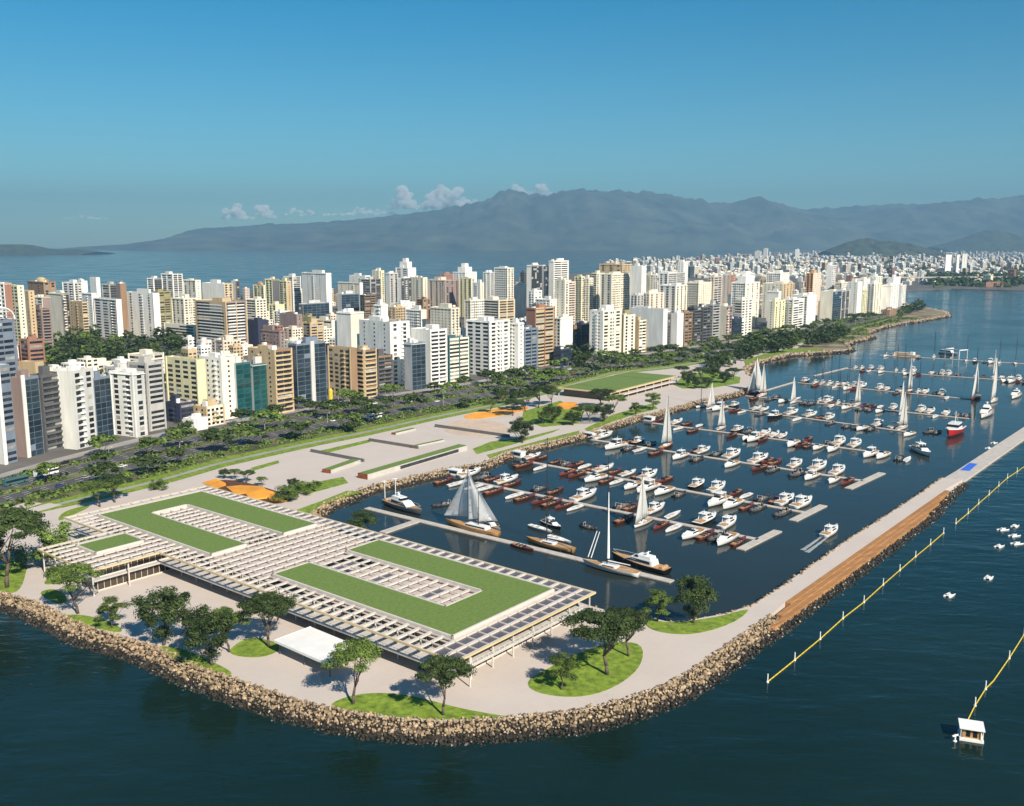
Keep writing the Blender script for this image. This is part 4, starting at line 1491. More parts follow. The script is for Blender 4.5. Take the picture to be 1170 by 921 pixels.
# palm
pt, pc = MB(), MB()
pt.path([(0, 0, 0), (.1, 0, 4), (0, .1, 8.2)], .28, .2, 7)
for i in range(16):
    a = i * 2.4
    rr = 2.6 + .5 * (i % 3)
    up = .9 - .1 * (i % 5)
    for j in range(5):
        t0, t1 = j / 5, (j + 1) / 5
        def fr(t, s): return (rr * t * math.cos(a) - s * .32 * (1 - t * .8) * math.sin(a), rr * t * math.sin(a) + s * .32 * (1 - t * .8) * math.cos(a), 8.2 + up * math.sin(t * 2.2) * 1.2 - 1.3 * t * t)
        pc.add([fr(t0, -1), fr(t1, -1), fr(t1, 1), fr(t0, 1)], [(0, 1, 2, 3)])
TREEM['palm'] = (pt.mesh('trunk', M['bark'], True), pc.mesh('crown', M['leafb']), 8.8)
GM = MB()


def mass_tree(key, p, h, sx):
    """a grove tree merged into the one object of trees past the 300 largest"""
    tr, cr, h0 = TREEM[key]
    s = h / h0
    a = RNG.uniform(0, 6.28)
    for me, mi in ((tr, 0), (cr, 1)):
        vs = [(p[0] + s * sx * (v.co.x * math.cos(a) - v.co.y * math.sin(a)), p[1] + s * sx * (v.co.x * math.sin(a) + v.co.y * math.cos(a)), GZ + s * v.co.z) for v in me.vertices]
        GM.add(vs, [tuple(f.vertices) for f in me.polygons], mi)


NTREE = [0]


def tree(key, p, h, label, group, sx=1., name='tree', z=GZ):
    tr, cr, h0 = TREEM[key]
    t = thing(name, label, 'tree', (p[0], p[1], z), RNG.uniform(0, 6.28), group)
    s = h / h0
    t.scale = (s * sx, s * sx, s)
    obj('trunk', tr, t)
    obj('crown', cr, t)
    NTREE[0] += 1
    return t


def tree_px(key, bx, by, ty, label, group='trees around the terminal', sx=1.):
    sx *= 1.12
    p = at(bx, by, GZ)
    return tree(key, p, top_z(p.x, p.y, ty) - GZ, label, group, sx)


for a in (('acacia2', 89, 701, 646, 'dark spreading tree in front of the end of the short terminal wing', 1.1), ('young', 128, 717, 683, 'small sparse round tree between the wing and the rocks', 1.1),
          ('round', 187, 737, 676, 'dense mid height tree alone on the forecourt edge above the rocks', 1.15), ('round', 243, 760, 697, 'broad dark tree leaning over the grass by the rocks, left of the canopy', 1.0),
          ('acacia2', 262, 745, 694, 'lighter tree touching the broad dark tree left of the canopy', .95), ('acacia', 307, 739, 679, 'umbrella shaped tree on the rounded lawn beside the canopy', 1.0),
          ('acacia2', 403.6, 804, 737, 'open crowned tree at the left end of the front lawn', .95), ('acacia', 506, 817, 752, 'dark umbrella tree with forked trunk at the front corner of the terminal', .9),
          ('acacia', 693.6, 771, 703, 'largest spreading tree on the oval lawn', 1.15), ('young', 641, 788, 748, 'small tree at the left end of the oval lawn', 1.0),
          ('acacia', 718, 750, 697, 'dark tree at the back of the oval lawn', 1.0), ('young', 751, 710, 675, 'rounded bush tree at the waterside lawn, nearer the terminal', 1.15),
          ('round', 792, 712, 660, 'bright tall tree on the waterside lawn near the breakwater', .95), ('acacia', 8, 671, 588, 'very tall dark tree cut by the left edge of the view', 1.0), ('round', -22, 674, 600, 'second tall tree cut by the left edge of the view', 1.0),
          ('bush', 62, 641, 603, 'pale green bushy tree behind the short wing', 1.3), ('acacia2', 114, 579, 548, 'dark tree at the far left corner of the terminal', 1.3), ('acacia', 131, 574, 544, 'dark tree right beside the tree at the far left terminal corner', 1.3),
          ('bush', 182, 559, 547, 'small light green tree by the path behind the terminal', 1.1), ('round', 414, 611, 584, 'dark tree at the water behind the middle of the terminal', 1.3)):
    tree_px(*a[:5], sx=a[5])

mids = [('round', 597, 506, 479), ('round', 632, 484, 463), ('young', 621, 485, 470), ('acacia2', 674, 482, 462), ('round', 690, 482, 461), ('young', 726, 475, 460), ('young', 745, 468, 449), ('acacia2', 700, 472, 450),
        ('acacia', 600, 470, 446), ('acacia', 615, 466, 440), ('acacia2', 630, 462, 443), ('acacia', 586, 475, 455), ('acacia', 685, 466, 444), ('round', 655, 486, 470), ('acacia2', 560, 472, 458), ('acacia', 575, 462, 447),
        ('bush', 338, 566, 551), ('bush', 352, 562, 550), ('bush', 328, 572, 556), ('round', 335, 560, 547), ('bush', 362, 556, 549), ('acacia2', 270, 548, 536), ('acacia', 282, 552, 538), ('round', 256, 547, 536), ('acacia2', 300, 556, 545),
        ('round', 786, 441, 424), ('acacia', 800, 436, 420), ('round', 815, 434, 419), ('round', 828, 438, 424), ('acacia', 838, 434, 420), ('round', 808, 444, 432), ('acacia', 780, 432, 418), ('round', 795, 444, 434), ('acacia', 664, 482, 464)]
L_ = [tree_px(k, x, y, ty, '', 'trees in the waterfront park', 1.25) for k, x, y, ty in mids]
number(L_, 'leafy park tree, {} from the left on the waterfront lawns')

rg = random.Random(3)


def row(t, i0, i1, step, hs, keys, label, group, jit=.02, dense=1.):
    L = []
    i = i0
    while i < i1:
        if rg.random() < dense:
            p = strip_pt(min(NS - 2, i + rg.uniform(-.3, .3) * step), t + rg.uniform(-jit, jit))
            L.append(tree(rg.choice(keys), p, rg.uniform(*hs), '', group, rg.uniform(1.05, 1.5)))
        i += step
    number(L, label)


ST = ['street0', 'street1', 'street2', 'street3', 'street1']
row(.24, 7, 60, 1.25, (7.5, 13), ST, 'leafy tree, {} from the left along the planted strip beside the park', 'trees between park and avenue', .08, .85)
row(.10, 14, 56, 3.4, (5, 9), ST, 'low round tree, {} from the left at the inner edge of the park', 'trees at the park edge', .04, .7)
row(.54, 6, 80, 1.6, (7, 12.5), ST, 'spreading tree, {} from the left along the middle of the avenue', 'trees on the avenue median', .02, .75)
row(.77, 8, 80, 1.9, (7, 11.5), ST, 'rounded tree, {} from the left on the side median of the avenue', 'trees on the side median', .02, .7)
row(.95, 9, 80, 1.9, (4.5, 9), ST + ['palm'], 'street tree, {} from the left in front of the waterfront buildings', 'trees along the building fronts', .03, .7)

# dense groves
L = []
for k in range(84):
    a = rg.random()
    if k < 50:
        p = at(858 + 106 * a + rg.uniform(-8, 8), 406 - 19 * a + rg.uniform(-8, 2.5), GZ)
    else:
        p = at(806 + 60 * a, 424 - 20 * a + rg.uniform(-6, 5), GZ)
    kk, hh = 'wood%d' % rg.randrange(3), rg.uniform(9, 17) if k < 50 else rg.uniform(6, 11)
    if k % 2: mass_tree(kk, p, hh, 1.3)
    else: L.append(tree(kk, p, hh, '', 'grove on the headland', 1.25))
number(L, 'dark green tree, {} from the left in the headland grove')
L = []
for k in range(76):
    p = at(rg.uniform(36, 212), rg.uniform(388, 446), GZ)
    if not clear(p.xy, 5): continue
    if k % 2: mass_tree('wood%d' % rg.randrange(3), p, rg.uniform(12, 20), 1.3)
    else: L.append(tree('wood%d' % rg.randrange(3), p, rg.uniform(13, 21), '', 'wooded gap in the city', 1.3))
number(L, 'tall dark tree, {} from the left in the wooded gap behind the avenue row')
L = []
for k in range(16):
    p = at(rg.uniform(650, 688), rg.uniform(357, 364), GZ)
    if clear(p.xy, 3): L.append(tree('wood%d' % rg.randrange(3), p, rg.uniform(22, 30), '', 'trees between the towers', 1.2))
number(L, 'green tree, {} from the left in the grove between the cream towers')
L = []
for k in range(15):
    p = at(rg.uniform(636, 672), rg.uniform(408, 420), GZ)
    if clear(p.xy, 3): L.append(tree('wood%d' % rg.randrange(3), p, rg.uniform(8, 15), '', 'trees by the navy podium', 1.2))
number(L, 'dense tree, {} from the left in the garden before the navy podium')
L = []
for k in range(16):
    a = rg.random()
    p = at(1028 + 24 * a + rg.uniform(-4, 4), 362 - 10 * a + rg.uniform(-4, 4), GZ)
    L.append(tree('wood%d' % rg.randrange(3), p, rg.uniform(8, 14), '', 'trees on the far point', 1.4))
number(L, 'dark tree, {} from the left on the far low point beyond the towers')
tag(GM.build('grove_trees', [M['bark'], M['leaf']]), 'remaining dark trees packed into the headland grove and the wooded gap', 'trees', kind='stuff')
# far woods read as masses
fw = MB()
for k in range(760):
    u = rg.random()
    if u < .4: px, py = rg.uniform(1062, 1165), rg.uniform(318, 329) - 6 * rg.random()
    elif u < .55: px, py = rg.uniform(1130, 1260), rg.uniform(300, 318)
    else: px, py = rg.uniform(720, 1060), rg.uniform(297, 312)
    p = at(px, py, GZ)
    r = rg.uniform(8, 17)
    for q in range(34):
        v = Vector((rg.gauss(0, 1), rg.gauss(0, 1), abs(rg.gauss(0, .8)))).normalized()
        c = p + Vector((v.x * r, v.y * r, v.z * r * 1.1)) * rg.uniform(.6, 1.05)
        n = (v + Vector((rg.uniform(-.7, .7), rg.uniform(-.7, .7), rg.uniform(-.2, .8)))).normalized()
        ta = n.orthogonal().normalized()
        tb_ = n.cross(ta)
        s = r * .3
        fw.add([c - ta * s, c - tb_ * s, c + ta * s, c + tb_ * s], [(0, 1, 2, 3)])
tag(fw.build('far_woods', M['leaf']), 'dark woods on the far shore around the pale houses', 'woods', kind='stuff')
ug = MB()
for k in range(520):
    p = at(rg.uniform(30, 225), rg.uniform(384, 448), GZ)
    if not clear(p.xy, 3): continue
    r = rg.uniform(2, 4.5)
    for q in range(26):
        v = Vector((rg.gauss(0, 1), rg.gauss(0, 1), abs(rg.gauss(0, .8)))).normalized()
        c = p + Vector((v.x * r * 1.2, v.y * r * 1.2, v.z * r)) * rg.uniform(.6, 1.05)
        n = (v + Vector((rg.uniform(-.7, .7), rg.uniform(-.7, .7), rg.uniform(-.2, .8)))).normalized()
        ta = n.orthogonal().normalized()
        tb_ = n.cross(ta)
        s = r * .34
        ug.add([c - ta * s, c - tb_ * s, c + ta * s, c + tb_ * s], [(0, 1, 2, 3)])
tag(ug.build('undergrowth', M['leaf']), 'dark undergrowth filling the wooded gap between the buildings', 'undergrowth', kind='stuff')
# low shrubs filling the planted strips and the shore beyond the grove
sh = MB()
NI = [q + (pk[85] - q).normalized() * 9 for q in north[::-1][2:17]]
for k in range(420):
    i = rg.uniform(60, 88)
    a = pk[int(i)].lerp(pk[int(i) + 1], i % 1)
    b_ = min(NI, key=lambda q: (q - a).length)
    c0 = a.lerp(b_, rg.random() ** .7 * .95)
    r = rg.uniform(1.2, 3.4)
    for q in range(22):
        v = Vector((rg.gauss(0, 1), rg.gauss(0, 1), abs(rg.gauss(0, .8)))).normalized()
        c = Vector((c0.x, c0.y, GZ + .1)) + Vector((v.x * r * 1.4, v.y * r * 1.4, v.z * r)) * rg.uniform(.6, 1.05)
        n = (v + Vector((rg.uniform(-.7, .7), rg.uniform(-.7, .7), rg.uniform(-.2, .8)))).normalized()
        ta = n.orthogonal().normalized()
        tb_ = n.cross(ta)
        s = r * .34
        sh.add([c - ta * s, c - tb_ * s, c + ta * s, c + tb_ * s], [(0, 1, 2, 3)])
for k in range(1500):
    i = rg.uniform(4, 84) if k % 2 else rg.uniform(4, 45)
    t = rg.choice((rg.uniform(.17, .33), rg.uniform(.2, .32), rg.uniform(.51, .57), rg.uniform(.745, .795)))
    p = strip_pt(i, t)
    r = rg.uniform(.8, 2.1) if k % 5 else rg.uniform(2, 3.2)
    for q in range(20):
        v = Vector((rg.gauss(0, 1), rg.gauss(0, 1), abs(rg.gauss(0, .8)))).normalized()
        c = Vector((p.x, p.y, GZ + .1)) + Vector((v.x * r * 1.3, v.y * r * 1.3, v.z * r)) * rg.uniform(.6, 1.05)
        n = (v + Vector((rg.uniform(-.7, .7), rg.uniform(-.7, .7), rg.uniform(-.2, .8)))).normalized()
        ta = n.orthogonal().normalized()
        tb_ = n.cross(ta)
        s = r * .34
        sh.add([c - ta * s, c - tb_ * s, c + ta * s, c + tb_ * s], [(0, 1, 2, 3)])
tag(sh.build('shrubs', M['leafb']), 'low shrubs covering the avenue strips and the far shore grass', 'shrubs', kind='stuff')

# ------------------------------------------------------------------ cars, buses, lamps
def car_proto(m):
    t = thing('parked_car', '', 'car')
    b = MB()
    prof = [(-2.1, .35), (-2.15, .8), (-1.9, 1.0), (1.0, 1.0), (2.0, .85), (2.15, .5), (2.1, .35)]
    vs = [(x, -.88, z) for x, z in prof] + [(x, .88, z) for x, z in prof]
    n = len(prof)
    b.add(vs, [tuple(range(n)), tuple(range(2 * n - 1, n - 1, -1))] + [((i + 1) % n, i, n + i, n + (i + 1) % n) for i in range(n)])
    b.add([(-1.5, -.68, 1.48), (.3, -.68, 1.48), (.3, .68, 1.48), (-1.5, .68, 1.48), (-1.6, -.72, 1.4), (.45, -.72, 1.4), (.45, .72, 1.4), (-1.6, .72, 1.4)],
          [(0, 1, 2, 3), (4, 5, 1, 0), (5, 6, 2, 1), (6, 7, 3, 2), (7, 4, 0, 3)])
    b.build('body', m, t)
    g = MB()
    g.add([(-1.6, -.72, 1.4), (.45, -.72, 1.4), (.45, .72, 1.4), (-1.6, .72, 1.4), (-1.95, -.84, .99), (1.05, -.84, .99), (1.05, .84, .99), (-1.95, .84, .99)],
          [(4, 5, 1, 0), (5, 6, 2, 1), (6, 7, 3, 2), (7, 4, 0, 3)])
    g.build('windows', M['boatglass'], t)
    for x in (-1.35, 1.35):
        for y in (-.8, .8):
            MB().tube((x, y - .1, .33), (x, y + .1, .33), .33, n=10).build('wheel', M['tyre'], t)
    return t


PROTO = [car_proto(m) for m in M['carpaint']]
used = [False] * 5
CN = ('silver white', 'black', 'grey', 'dark red', 'dark blue')
rg = random.Random(14)
cars = []
for k in range(64):
    q = rg.choices(range(5), (5, 3, 3, 1, 1))[0]
    t = rg.choice((.355, .395, .435, .475, .60, .64, .68, .72, .83, .88))
    i = rg.uniform(6, 60)
    p, p2 = strip_pt(i, t), strip_pt(i + .3, t)
    if any((p - c).length < 6 for c in cars): continue
    cars.append(p)
    c = dup(PROTO[q]) if used[q] else PROTO[q]
    used[q] = True
    d = p2 - p
    c.location = (p.x, p.y, GZ + .06)
    c.rotation_euler = (0, 0, math.atan2(d.y, d.x) + (math.pi if t > .55 else 0))
    c['look'] = CN[q] + ' car'
    c['group'] = 'cars on the avenue'
CARS = [o for o in COL.objects if o.name.startswith('parked_car') and 'look' in o]
number(CARS, '{look} on the tree lined avenue, {} car from the left')
for q in range(5):
    if not used[q]: bpy.data.objects.remove(PROTO[q])


def bus(px, py, m, label):
    p = at(px, py, GZ)
    i = min(range(NS - 1), key=lambda j: (strip_pt(j, .45) - p.xy).length)
    d = strip_pt(i + 1, .45) - strip_pt(i, .45)
    t = thing('bus', label, 'bus', (p.x, p.y, GZ + .07), math.atan2(d.y, d.x))
    MB().box(-6, 6, -1.25, 1.25, .35, 1.4).box(-6, 6, -1.25, 1.25, 2.5, 3.2).box(-6.02, -5.6, -1.24, 1.24, 1.4, 2.5).build('body', m, t)
    MB().box(-5.6, 5.95, -1.2, 1.2, 1.4, 2.5).build('windows', M['boatglass'], t)
    for x in (-3.6, 3.8):
        for y in (-1.1, 1.1): MB().tube((x, y - .15, .5), (x, y + .15, .5), .5, n=10).build('wheel', M['tyre'], t)


bus(53, 543, M['white'], 'white bus on the avenue at the left, nearest the tall grey towers')
bus(18, 553, M['wA'], 'small teal and white bus on the avenue near the left edge')
bus(428, 478, M['white'], 'white bus on the avenue behind the middle of the pale plaza')

lamp = thing('street_lamp', '', 'lamp', group='lamps along the avenue')
MB().path([(0, 0, 0), (0, 0, 9), (.4, 0, 10), (1.6, 0, 10.4)], .12, .07, 6).build('pole', M['concrete'], lamp)
MB().box(1.4, 2.5, -.18, .18, 10.3, 10.5).build('lamp_head', M['white'], lamp)
LL = []
for k, i in enumerate(np.arange(8, 80, 2.1)):
    o = lamp if k == 0 else dup(lamp)
    t = (.54, .31, .78)[k % 3]
    p, p2 = strip_pt(i, t), strip_pt(i + .3, t)
    o.location = (p.x, p.y, GZ + .1)
    o.rotation_euler = (0, 0, math.atan2(p2.y - p.y, p2.x - p.x) - math.pi / 2)
    LL.append(o)
number(LL, 'tall curved street lamp, {} from the left along the avenue')
p = at(378, 461, GZ)
tt = thing('yellow_totem', 'bright yellow totem standing before the blue glass office', 'sign', (p.x, p.y, GZ), .6)
MB().tube((0, 0, 0), (0, 0, 9.5), 1.6, 1.6, 10).tube((0, 0, 9.5), (0, 0, 11), 1.6, .5, 10).build('column', M['yellow'], tt)
p = at(392, 459, GZ)
ot = thing('orange_tree', 'small yellow flowering tree beside the bright yellow totem', 'tree', (p.x, p.y, GZ))
ot.name = 'flowering_tree'
obj('trunk', TREEM['street2'][0], ot)
obj('crown', TREEM['street2'][1], ot)

# ------------------------------------------------------------------ pontoons
def pontoon(name, a, b, w, label, z=.5, group=None):
    p, q = at(*a, z), at(*b, z)
    d = (q - p).xy
    t = thing(name, label, 'pontoon', (p.x, p.y, 0), math.atan2(d.y, d.x), group)
    MB().box(0, d.length, -w / 2, w / 2, .12, z).build('deck', M['pontoon'], t)
    MB().box(.1, d.length - .1, -w / 2 + .1, w / 2 - .1, -.3, .12).build('float', M['darkconc'], t)
    for x in np.arange(6, d.length, 24):
        MB().tube((x, w / 2 + .2, -1), (x, w / 2 + .2, 1.8), .17, n=8).build('pile', M['mast'], t)
    return t


DOCKS = [None, ((419, 580), (768, 664), 3.2), ((544, 551), (866, 616), 2.6), ((603, 527), (918, 585), 2.6), ((676, 502), (986, 549), 2.6), ((745, 483), (1017, 518.5), 2.4), ((803, 462), (1036, 493), 2.4),
         ((852, 452), (1107, 478), 2.4), ((912, 437), (1112, 456), 2.4), ((966, 421), (1215, 439), 2.4), ((1005, 405.5), (1215, 418), 2.6)]
for i in range(1, 11):
    pontoon('pontoon', DOCKS[i][0], DOCKS[i][1], DOCKS[i][2], f'{nth(i)} long pale pontoon counted from the terminal', group='long pontoons of the marina')
for i, (a, b) in {2: ((846, 627.5), (889, 606)), 3: ((906, 594.5), (941, 577)), 4: ((969, 558), (1008, 540))}.items():
    pontoon('end_pontoon', a, b, 3.6, f'short cross pontoon at the outer end of the {nth(i)} long pontoon', group='cross pontoons')
pontoon('gangway', (437, 608), (477, 594.5), 3.4, 'short pale gangway from the terminal to the nearest pontoon', .62)
pontoon('gangway', (874, 446), (908, 436), 1.8, 'thin pale gangway between the seventh and eighth pontoons', .6)
pontoon('gangway', (930, 429), (968, 420), 1.8, 'thin pale gangway between the eighth and ninth pontoons', .6)


# ------------------------------------------------------------------ boats (bow towards +x, waterline at z = 0)
def hull_mesh(L, B, fb, m, mdeck, full=.5, sheer=.5, stern=.85, draft=.35):
    """lofted hull with a foredeck; returns hull and deck builders"""
    h, d = MB(), MB()
    n = 11
    st = []
    for i in range(n):
        t = i / (n - 1)
        x = -L / 2 + L * t
        w = B / 2 * (stern + (1 - stern) * min(1, t / .35)) if t < .35 else B / 2 * (1 - max(0, (t - full) / (1 - full)) ** 2.0)
        w = max(w, .03)
        zt = fb * (1 + sheer * t * t)
        xr = x + (fb * .5 * t ** 3)
        st.append([(xr, -w, zt), (x, -w * .88, zt * .35), (x - L * .01 * (t > .9), 0, -draft * (1 - t ** 6)), (x, w * .88, zt * .35), (xr, w, zt)])
    vs = [p for s in st for p in s]
    fs = []
    for i in range(n - 1):
        for j in range(4):
            a = i * 5 + j
            fs.append((a + 5, a, a + 1, a + 6))
    fs.append((0, 1, 2, 3, 4)[::-1])
    h.add(vs, fs)
    dv = []
    for s in st:
        dv += [(s[0][0], s[0][1] * .97, s[0][2] - .06), (s[4][0], s[4][1] * .97, s[4][2] - .06)]
    d.add(dv, [(2 * i, 2 * i + 2, 2 * i + 3, 2 * i + 1) for i in range(n - 1)])
    return h, d


def slab(b, x0, x1, y, z0, z1, rake0=0., rake1=0., y1=None, mi=0):
    """cabin block with raked ends and tumblehome"""
    y1 = y if y1 is None else y1
    vs = [(x0, -y, z0), (x1, -y, z0), (x1, y, z0), (x0, y, z0), (x0 + rake0, -y1, z1), (x1 - rake1, -y1, z1), (x1 - rake1, y1, z1), (x0 + rake0, y1, z1)]
    return b.add(vs, [(4, 5, 6, 7), (0, 1, 5, 4), (1, 2, 6, 5), (2, 3, 7, 6), (3, 0, 4, 7), (3, 2, 1, 0)], mi)


def boat_root(name): return thing(name, '', 'boat')


def cruiser(L=13., dark=False, arch=True):
    t = boat_root('motor_cruiser')
    h, d = hull_mesh(L, L * .31, L * .095, 0, 0)
    h.build('hull', M['blackhull' if dark else 'gel'], t, True)
    d.build('deck', M['gel'], t)
    z = L * .095
    slab(MB(), -L * .12, L * .27, L * .105, z, z + L * .075, .2, L * .10, L * .085).build('cabin', M['gel'], t)
    slab(MB(), -L * .10, L * .185, L * .112, z + L * .03, z + L * .062, .1, L * .05, L * .10).build('cabin_window', M['boatglass'], t)
    slab(MB(), L * .02, L * .12, L * .088, z + L * .075, z + L * .12, L * .05, .0, L * .07).build('windscreen', M['boatglass'], t)
    c = slab(MB(), -L * .42, -L * .14, L * .105, z - .04, z + .03).build('cockpit', M['teak'], t)
    slab(MB(), -L * .42, -L * .36, L * .10, z + .03, z + .5).build('seat', M['tanvinyl'], c)
    if arch:
        b = MB()
        slab(b, -L * .22, L * .04, L * .098, z + L * .155, z + L * .168, .1, .2)
        for y in (-1, 1):
            b.tube((-L * .2, y * L * .1, z), (-L * .17, y * L * .095, z + L * .16), .12)
            b.tube((L * .02, y * L * .09, z + L * .08), (L * .0, y * L * .09, z + L * .16), .07)
        b.build('hardtop', M['gel'], t)
        MB().tube((-L * .1, 0, z + L * .168), (-L * .12, 0, z + L * .25), .06).ball((-L * .1, 0, z + L * .185), .35, .35, .16).build('radar_mast', M['white'], t)
    MB().tube((L * .27, -L * .08, z * 1.35), (L * .49, 0, z * 1.5 + .5), .035).tube((L * .27, L * .08, z * 1.35), (L * .49, 0, z * 1.5 + .5), .035).build('bow_rail', M['white'], t)
    return t


def launch(L=11.):
    t = boat_root('wooden_launch')
    h, d = hull_mesh(L, L * .26, L * .085, 0, 0, .4, .35, .75)
    h.build('hull', M['mahogany'], t, True)
    d.build('deck', M['mahogany'], t)
    z = L * .085
    c = slab(MB(), -L * .3, L * .06, L * .085, z - .03, z + .06).build('cockpit', M['tanvinyl'], t)
    for x in (-L * .26, -L * .1): slab(MB(), x, x + .6, L * .08, z + .06, z + .5, .1).build('seat', M['rubber'], c)
    slab(MB(), L * .06, L * .1, L * .088, z + .03, z + .65, .25, .0, L * .075).build('windscreen', M['boatglass'], t)
    slab(MB(), -L * .47, -L * .33, L * .06, z, z + .12).build('engine_hatch', M['teak'], t)
    return t


def dinghy(L=9.):
    t = boat_root('white_dinghy')
    h, d = hull_mesh(L, L * .25, L * .075, 0, 0, .35, .3, .7)
    h.build('hull', M['gel'], t, True)
    d.build('deck', M['gel'], t)
    z = L * .075
    c = slab(MB(), -L * .36, L * .16, L * .075, z - .03, z + .05).build('cockpit', M['pontoon'], t)
    for x in (-L * .26, -.2, L * .08): slab(MB(), x, x + .4, L * .075, z + .05, z + .25).build('thwart', M['white'], c)
    return t


def inflatable(L=9.):
    t = boat_root('dark_workboat')
    b = MB()
    for y in (-1, 1):
        b.path([(-L * .5, y * L * .13, .45), (L * .2, y * L * .13, .5), (L * .38, y * L * .085, .65), (L * .5, 0, .85)], .45, .38, 8)
    b.build('tube', M['rubber'], t, True)
    slab(MB(), -L * .46, L * .33, L * .11, .1, .42).build('floor', M['darkconc'], t)
    c = slab(MB(), -L * .1, L * .06, L * .05, .42, 1.5, .1, .2).build('console', M['greyhull'], t)
    slab(MB(), L * .0, L * .05, L * .05, 1.5, 1.95, .1).build('windscreen', M['boatglass'], c)
    slab(MB(), -L * .26, -L * .16, L * .06, .42, 1.0).build('seat', M['tanvinyl'], t)
    slab(MB(), -L * .54, -L * .46, L * .04, .2, 1.5, .1).build('outboard_engine', M['blackhull'], t)
    b = MB().tube((-L * .3, -L * .11, .6), (-L * .28, -L * .1, 2.3), .05).tube((-L * .3, L * .11, .6), (-L * .28, L * .1, 2.3), .05).tube((-L * .28, -L * .1, 2.3), (-L * .28, L * .1, 2.3), .05)
    b.build('arch', M['white'], t)
    return t


def sail_surface(pts_a, pts_b, belly, m, name, t):
    """sail between two edges, curved to leeward, thin but closed"""
    n, k = 8, 5
    vs = []
    for off in (0, .04):
        for i in range(n):
            u = i / (n - 1)
            a = Vector(pts_a[0]).lerp(Vector(pts_a[1]), u)
            b = Vector(pts_b[0]).lerp(Vector(pts_b[1]), u)
            for j in range(k):
                v = j / (k - 1)
                p = a.lerp(b, v)
                p.y += belly * math.sin(v * math.pi) * math.sin(min(1, u + .15) * math.pi * .9) + off
                vs.append(p)
    fs = []
    for s in (0, n * k):
        for i in range(n - 1):
            for j in range(k - 1):
                a = s + i * k + j
                f = (a, a + 1, a + k + 1, a + k)
                fs.append(f if s else f[::-1])
    rim = [i for i in range(k)] + [i * k + k - 1 for i in range(1, n)] + [(n - 1) * k + j for j in range(k - 2, -1, -1)] + [i * k for i in range(n - 2, 0, -1)]
    for i in range(len(rim)):
        a, b = rim[i], rim[(i + 1) % len(rim)]
        fs.append((a, b, n * k + b, n * k + a))
    return MB().add(vs, fs).build(name, m, t, True)


def sailboat(L=13., up=True, wood=False, mast_h=None, darkmast=True, hullm=None):
    t = boat_root('sailing_yacht')
    mh = mast_h or L * 1.25
    h, d = hull_mesh(L, L * .25, L * .085, 0, 0, .38, .25, .6)
    h.build('hull', M[hullm or ('mahogany' if wood else 'gel')], t, True)
    d.build('deck', M['teak'], t)
    z = L * .085
    c = slab(MB(), -L * .12, L * .2, L * .07, z, z + .55, .3, .8, L * .06).build('cabin', M['gel'], t)
    slab(MB(), -L * .08, L * .14, L * .073, z + .18, z + .4, .2, .3).build('cabin_window', M['boatglass'], c)
    slab(MB(), -L * .4, -L * .14, L * .06, z - .03, z + .04).build('cockpit', M['tanvinyl'], t)
    mm = M['mast'] if darkmast else M['whitemast']
    MB().tube((L * .08, 0, z), (L * .08, 0, z + mh), .2, .12, 6).build('mast', mm, t)
    MB().tube((L * .08, 0, z + 1.4), (-L * .36, 0, z + 1.5), .1, .08, 6).build('boom', mm, t)
    rg_ = MB()
    for e in ((L * .5, 0, z * 1.2), (-L * .48, 0, z), (L * .06, L * .11, z), (L * .06, -L * .11, z)): rg_.tube((L * .08, 0, z + mh * .97), e, .025, n=3)
    rg_.build('rigging', M['mast'], t)
    if up:
        sail_surface([(L * .06, 0, z + 1.6), (L * .06, 0, z + mh * .98)], [(-L * .36, 0, z + 1.7), (L * .03, 0, z + mh * .98)], .7, M['sail'], 'mainsail', t)
        sail_surface([(L * .48, 0, z + .6), (L * .1, 0, z + mh * .92)], [(L * .1, .3, z + 1.2), (L * .09, 0, z + mh * .92)], .6, M['sail'], 'jib', t)
    else:
        MB().tube((L * .06, 0, z + 1.62), (-L * .34, 0, z + 1.68), .24, .16, 8).build('furled_sail', M['white'], t)
    return t


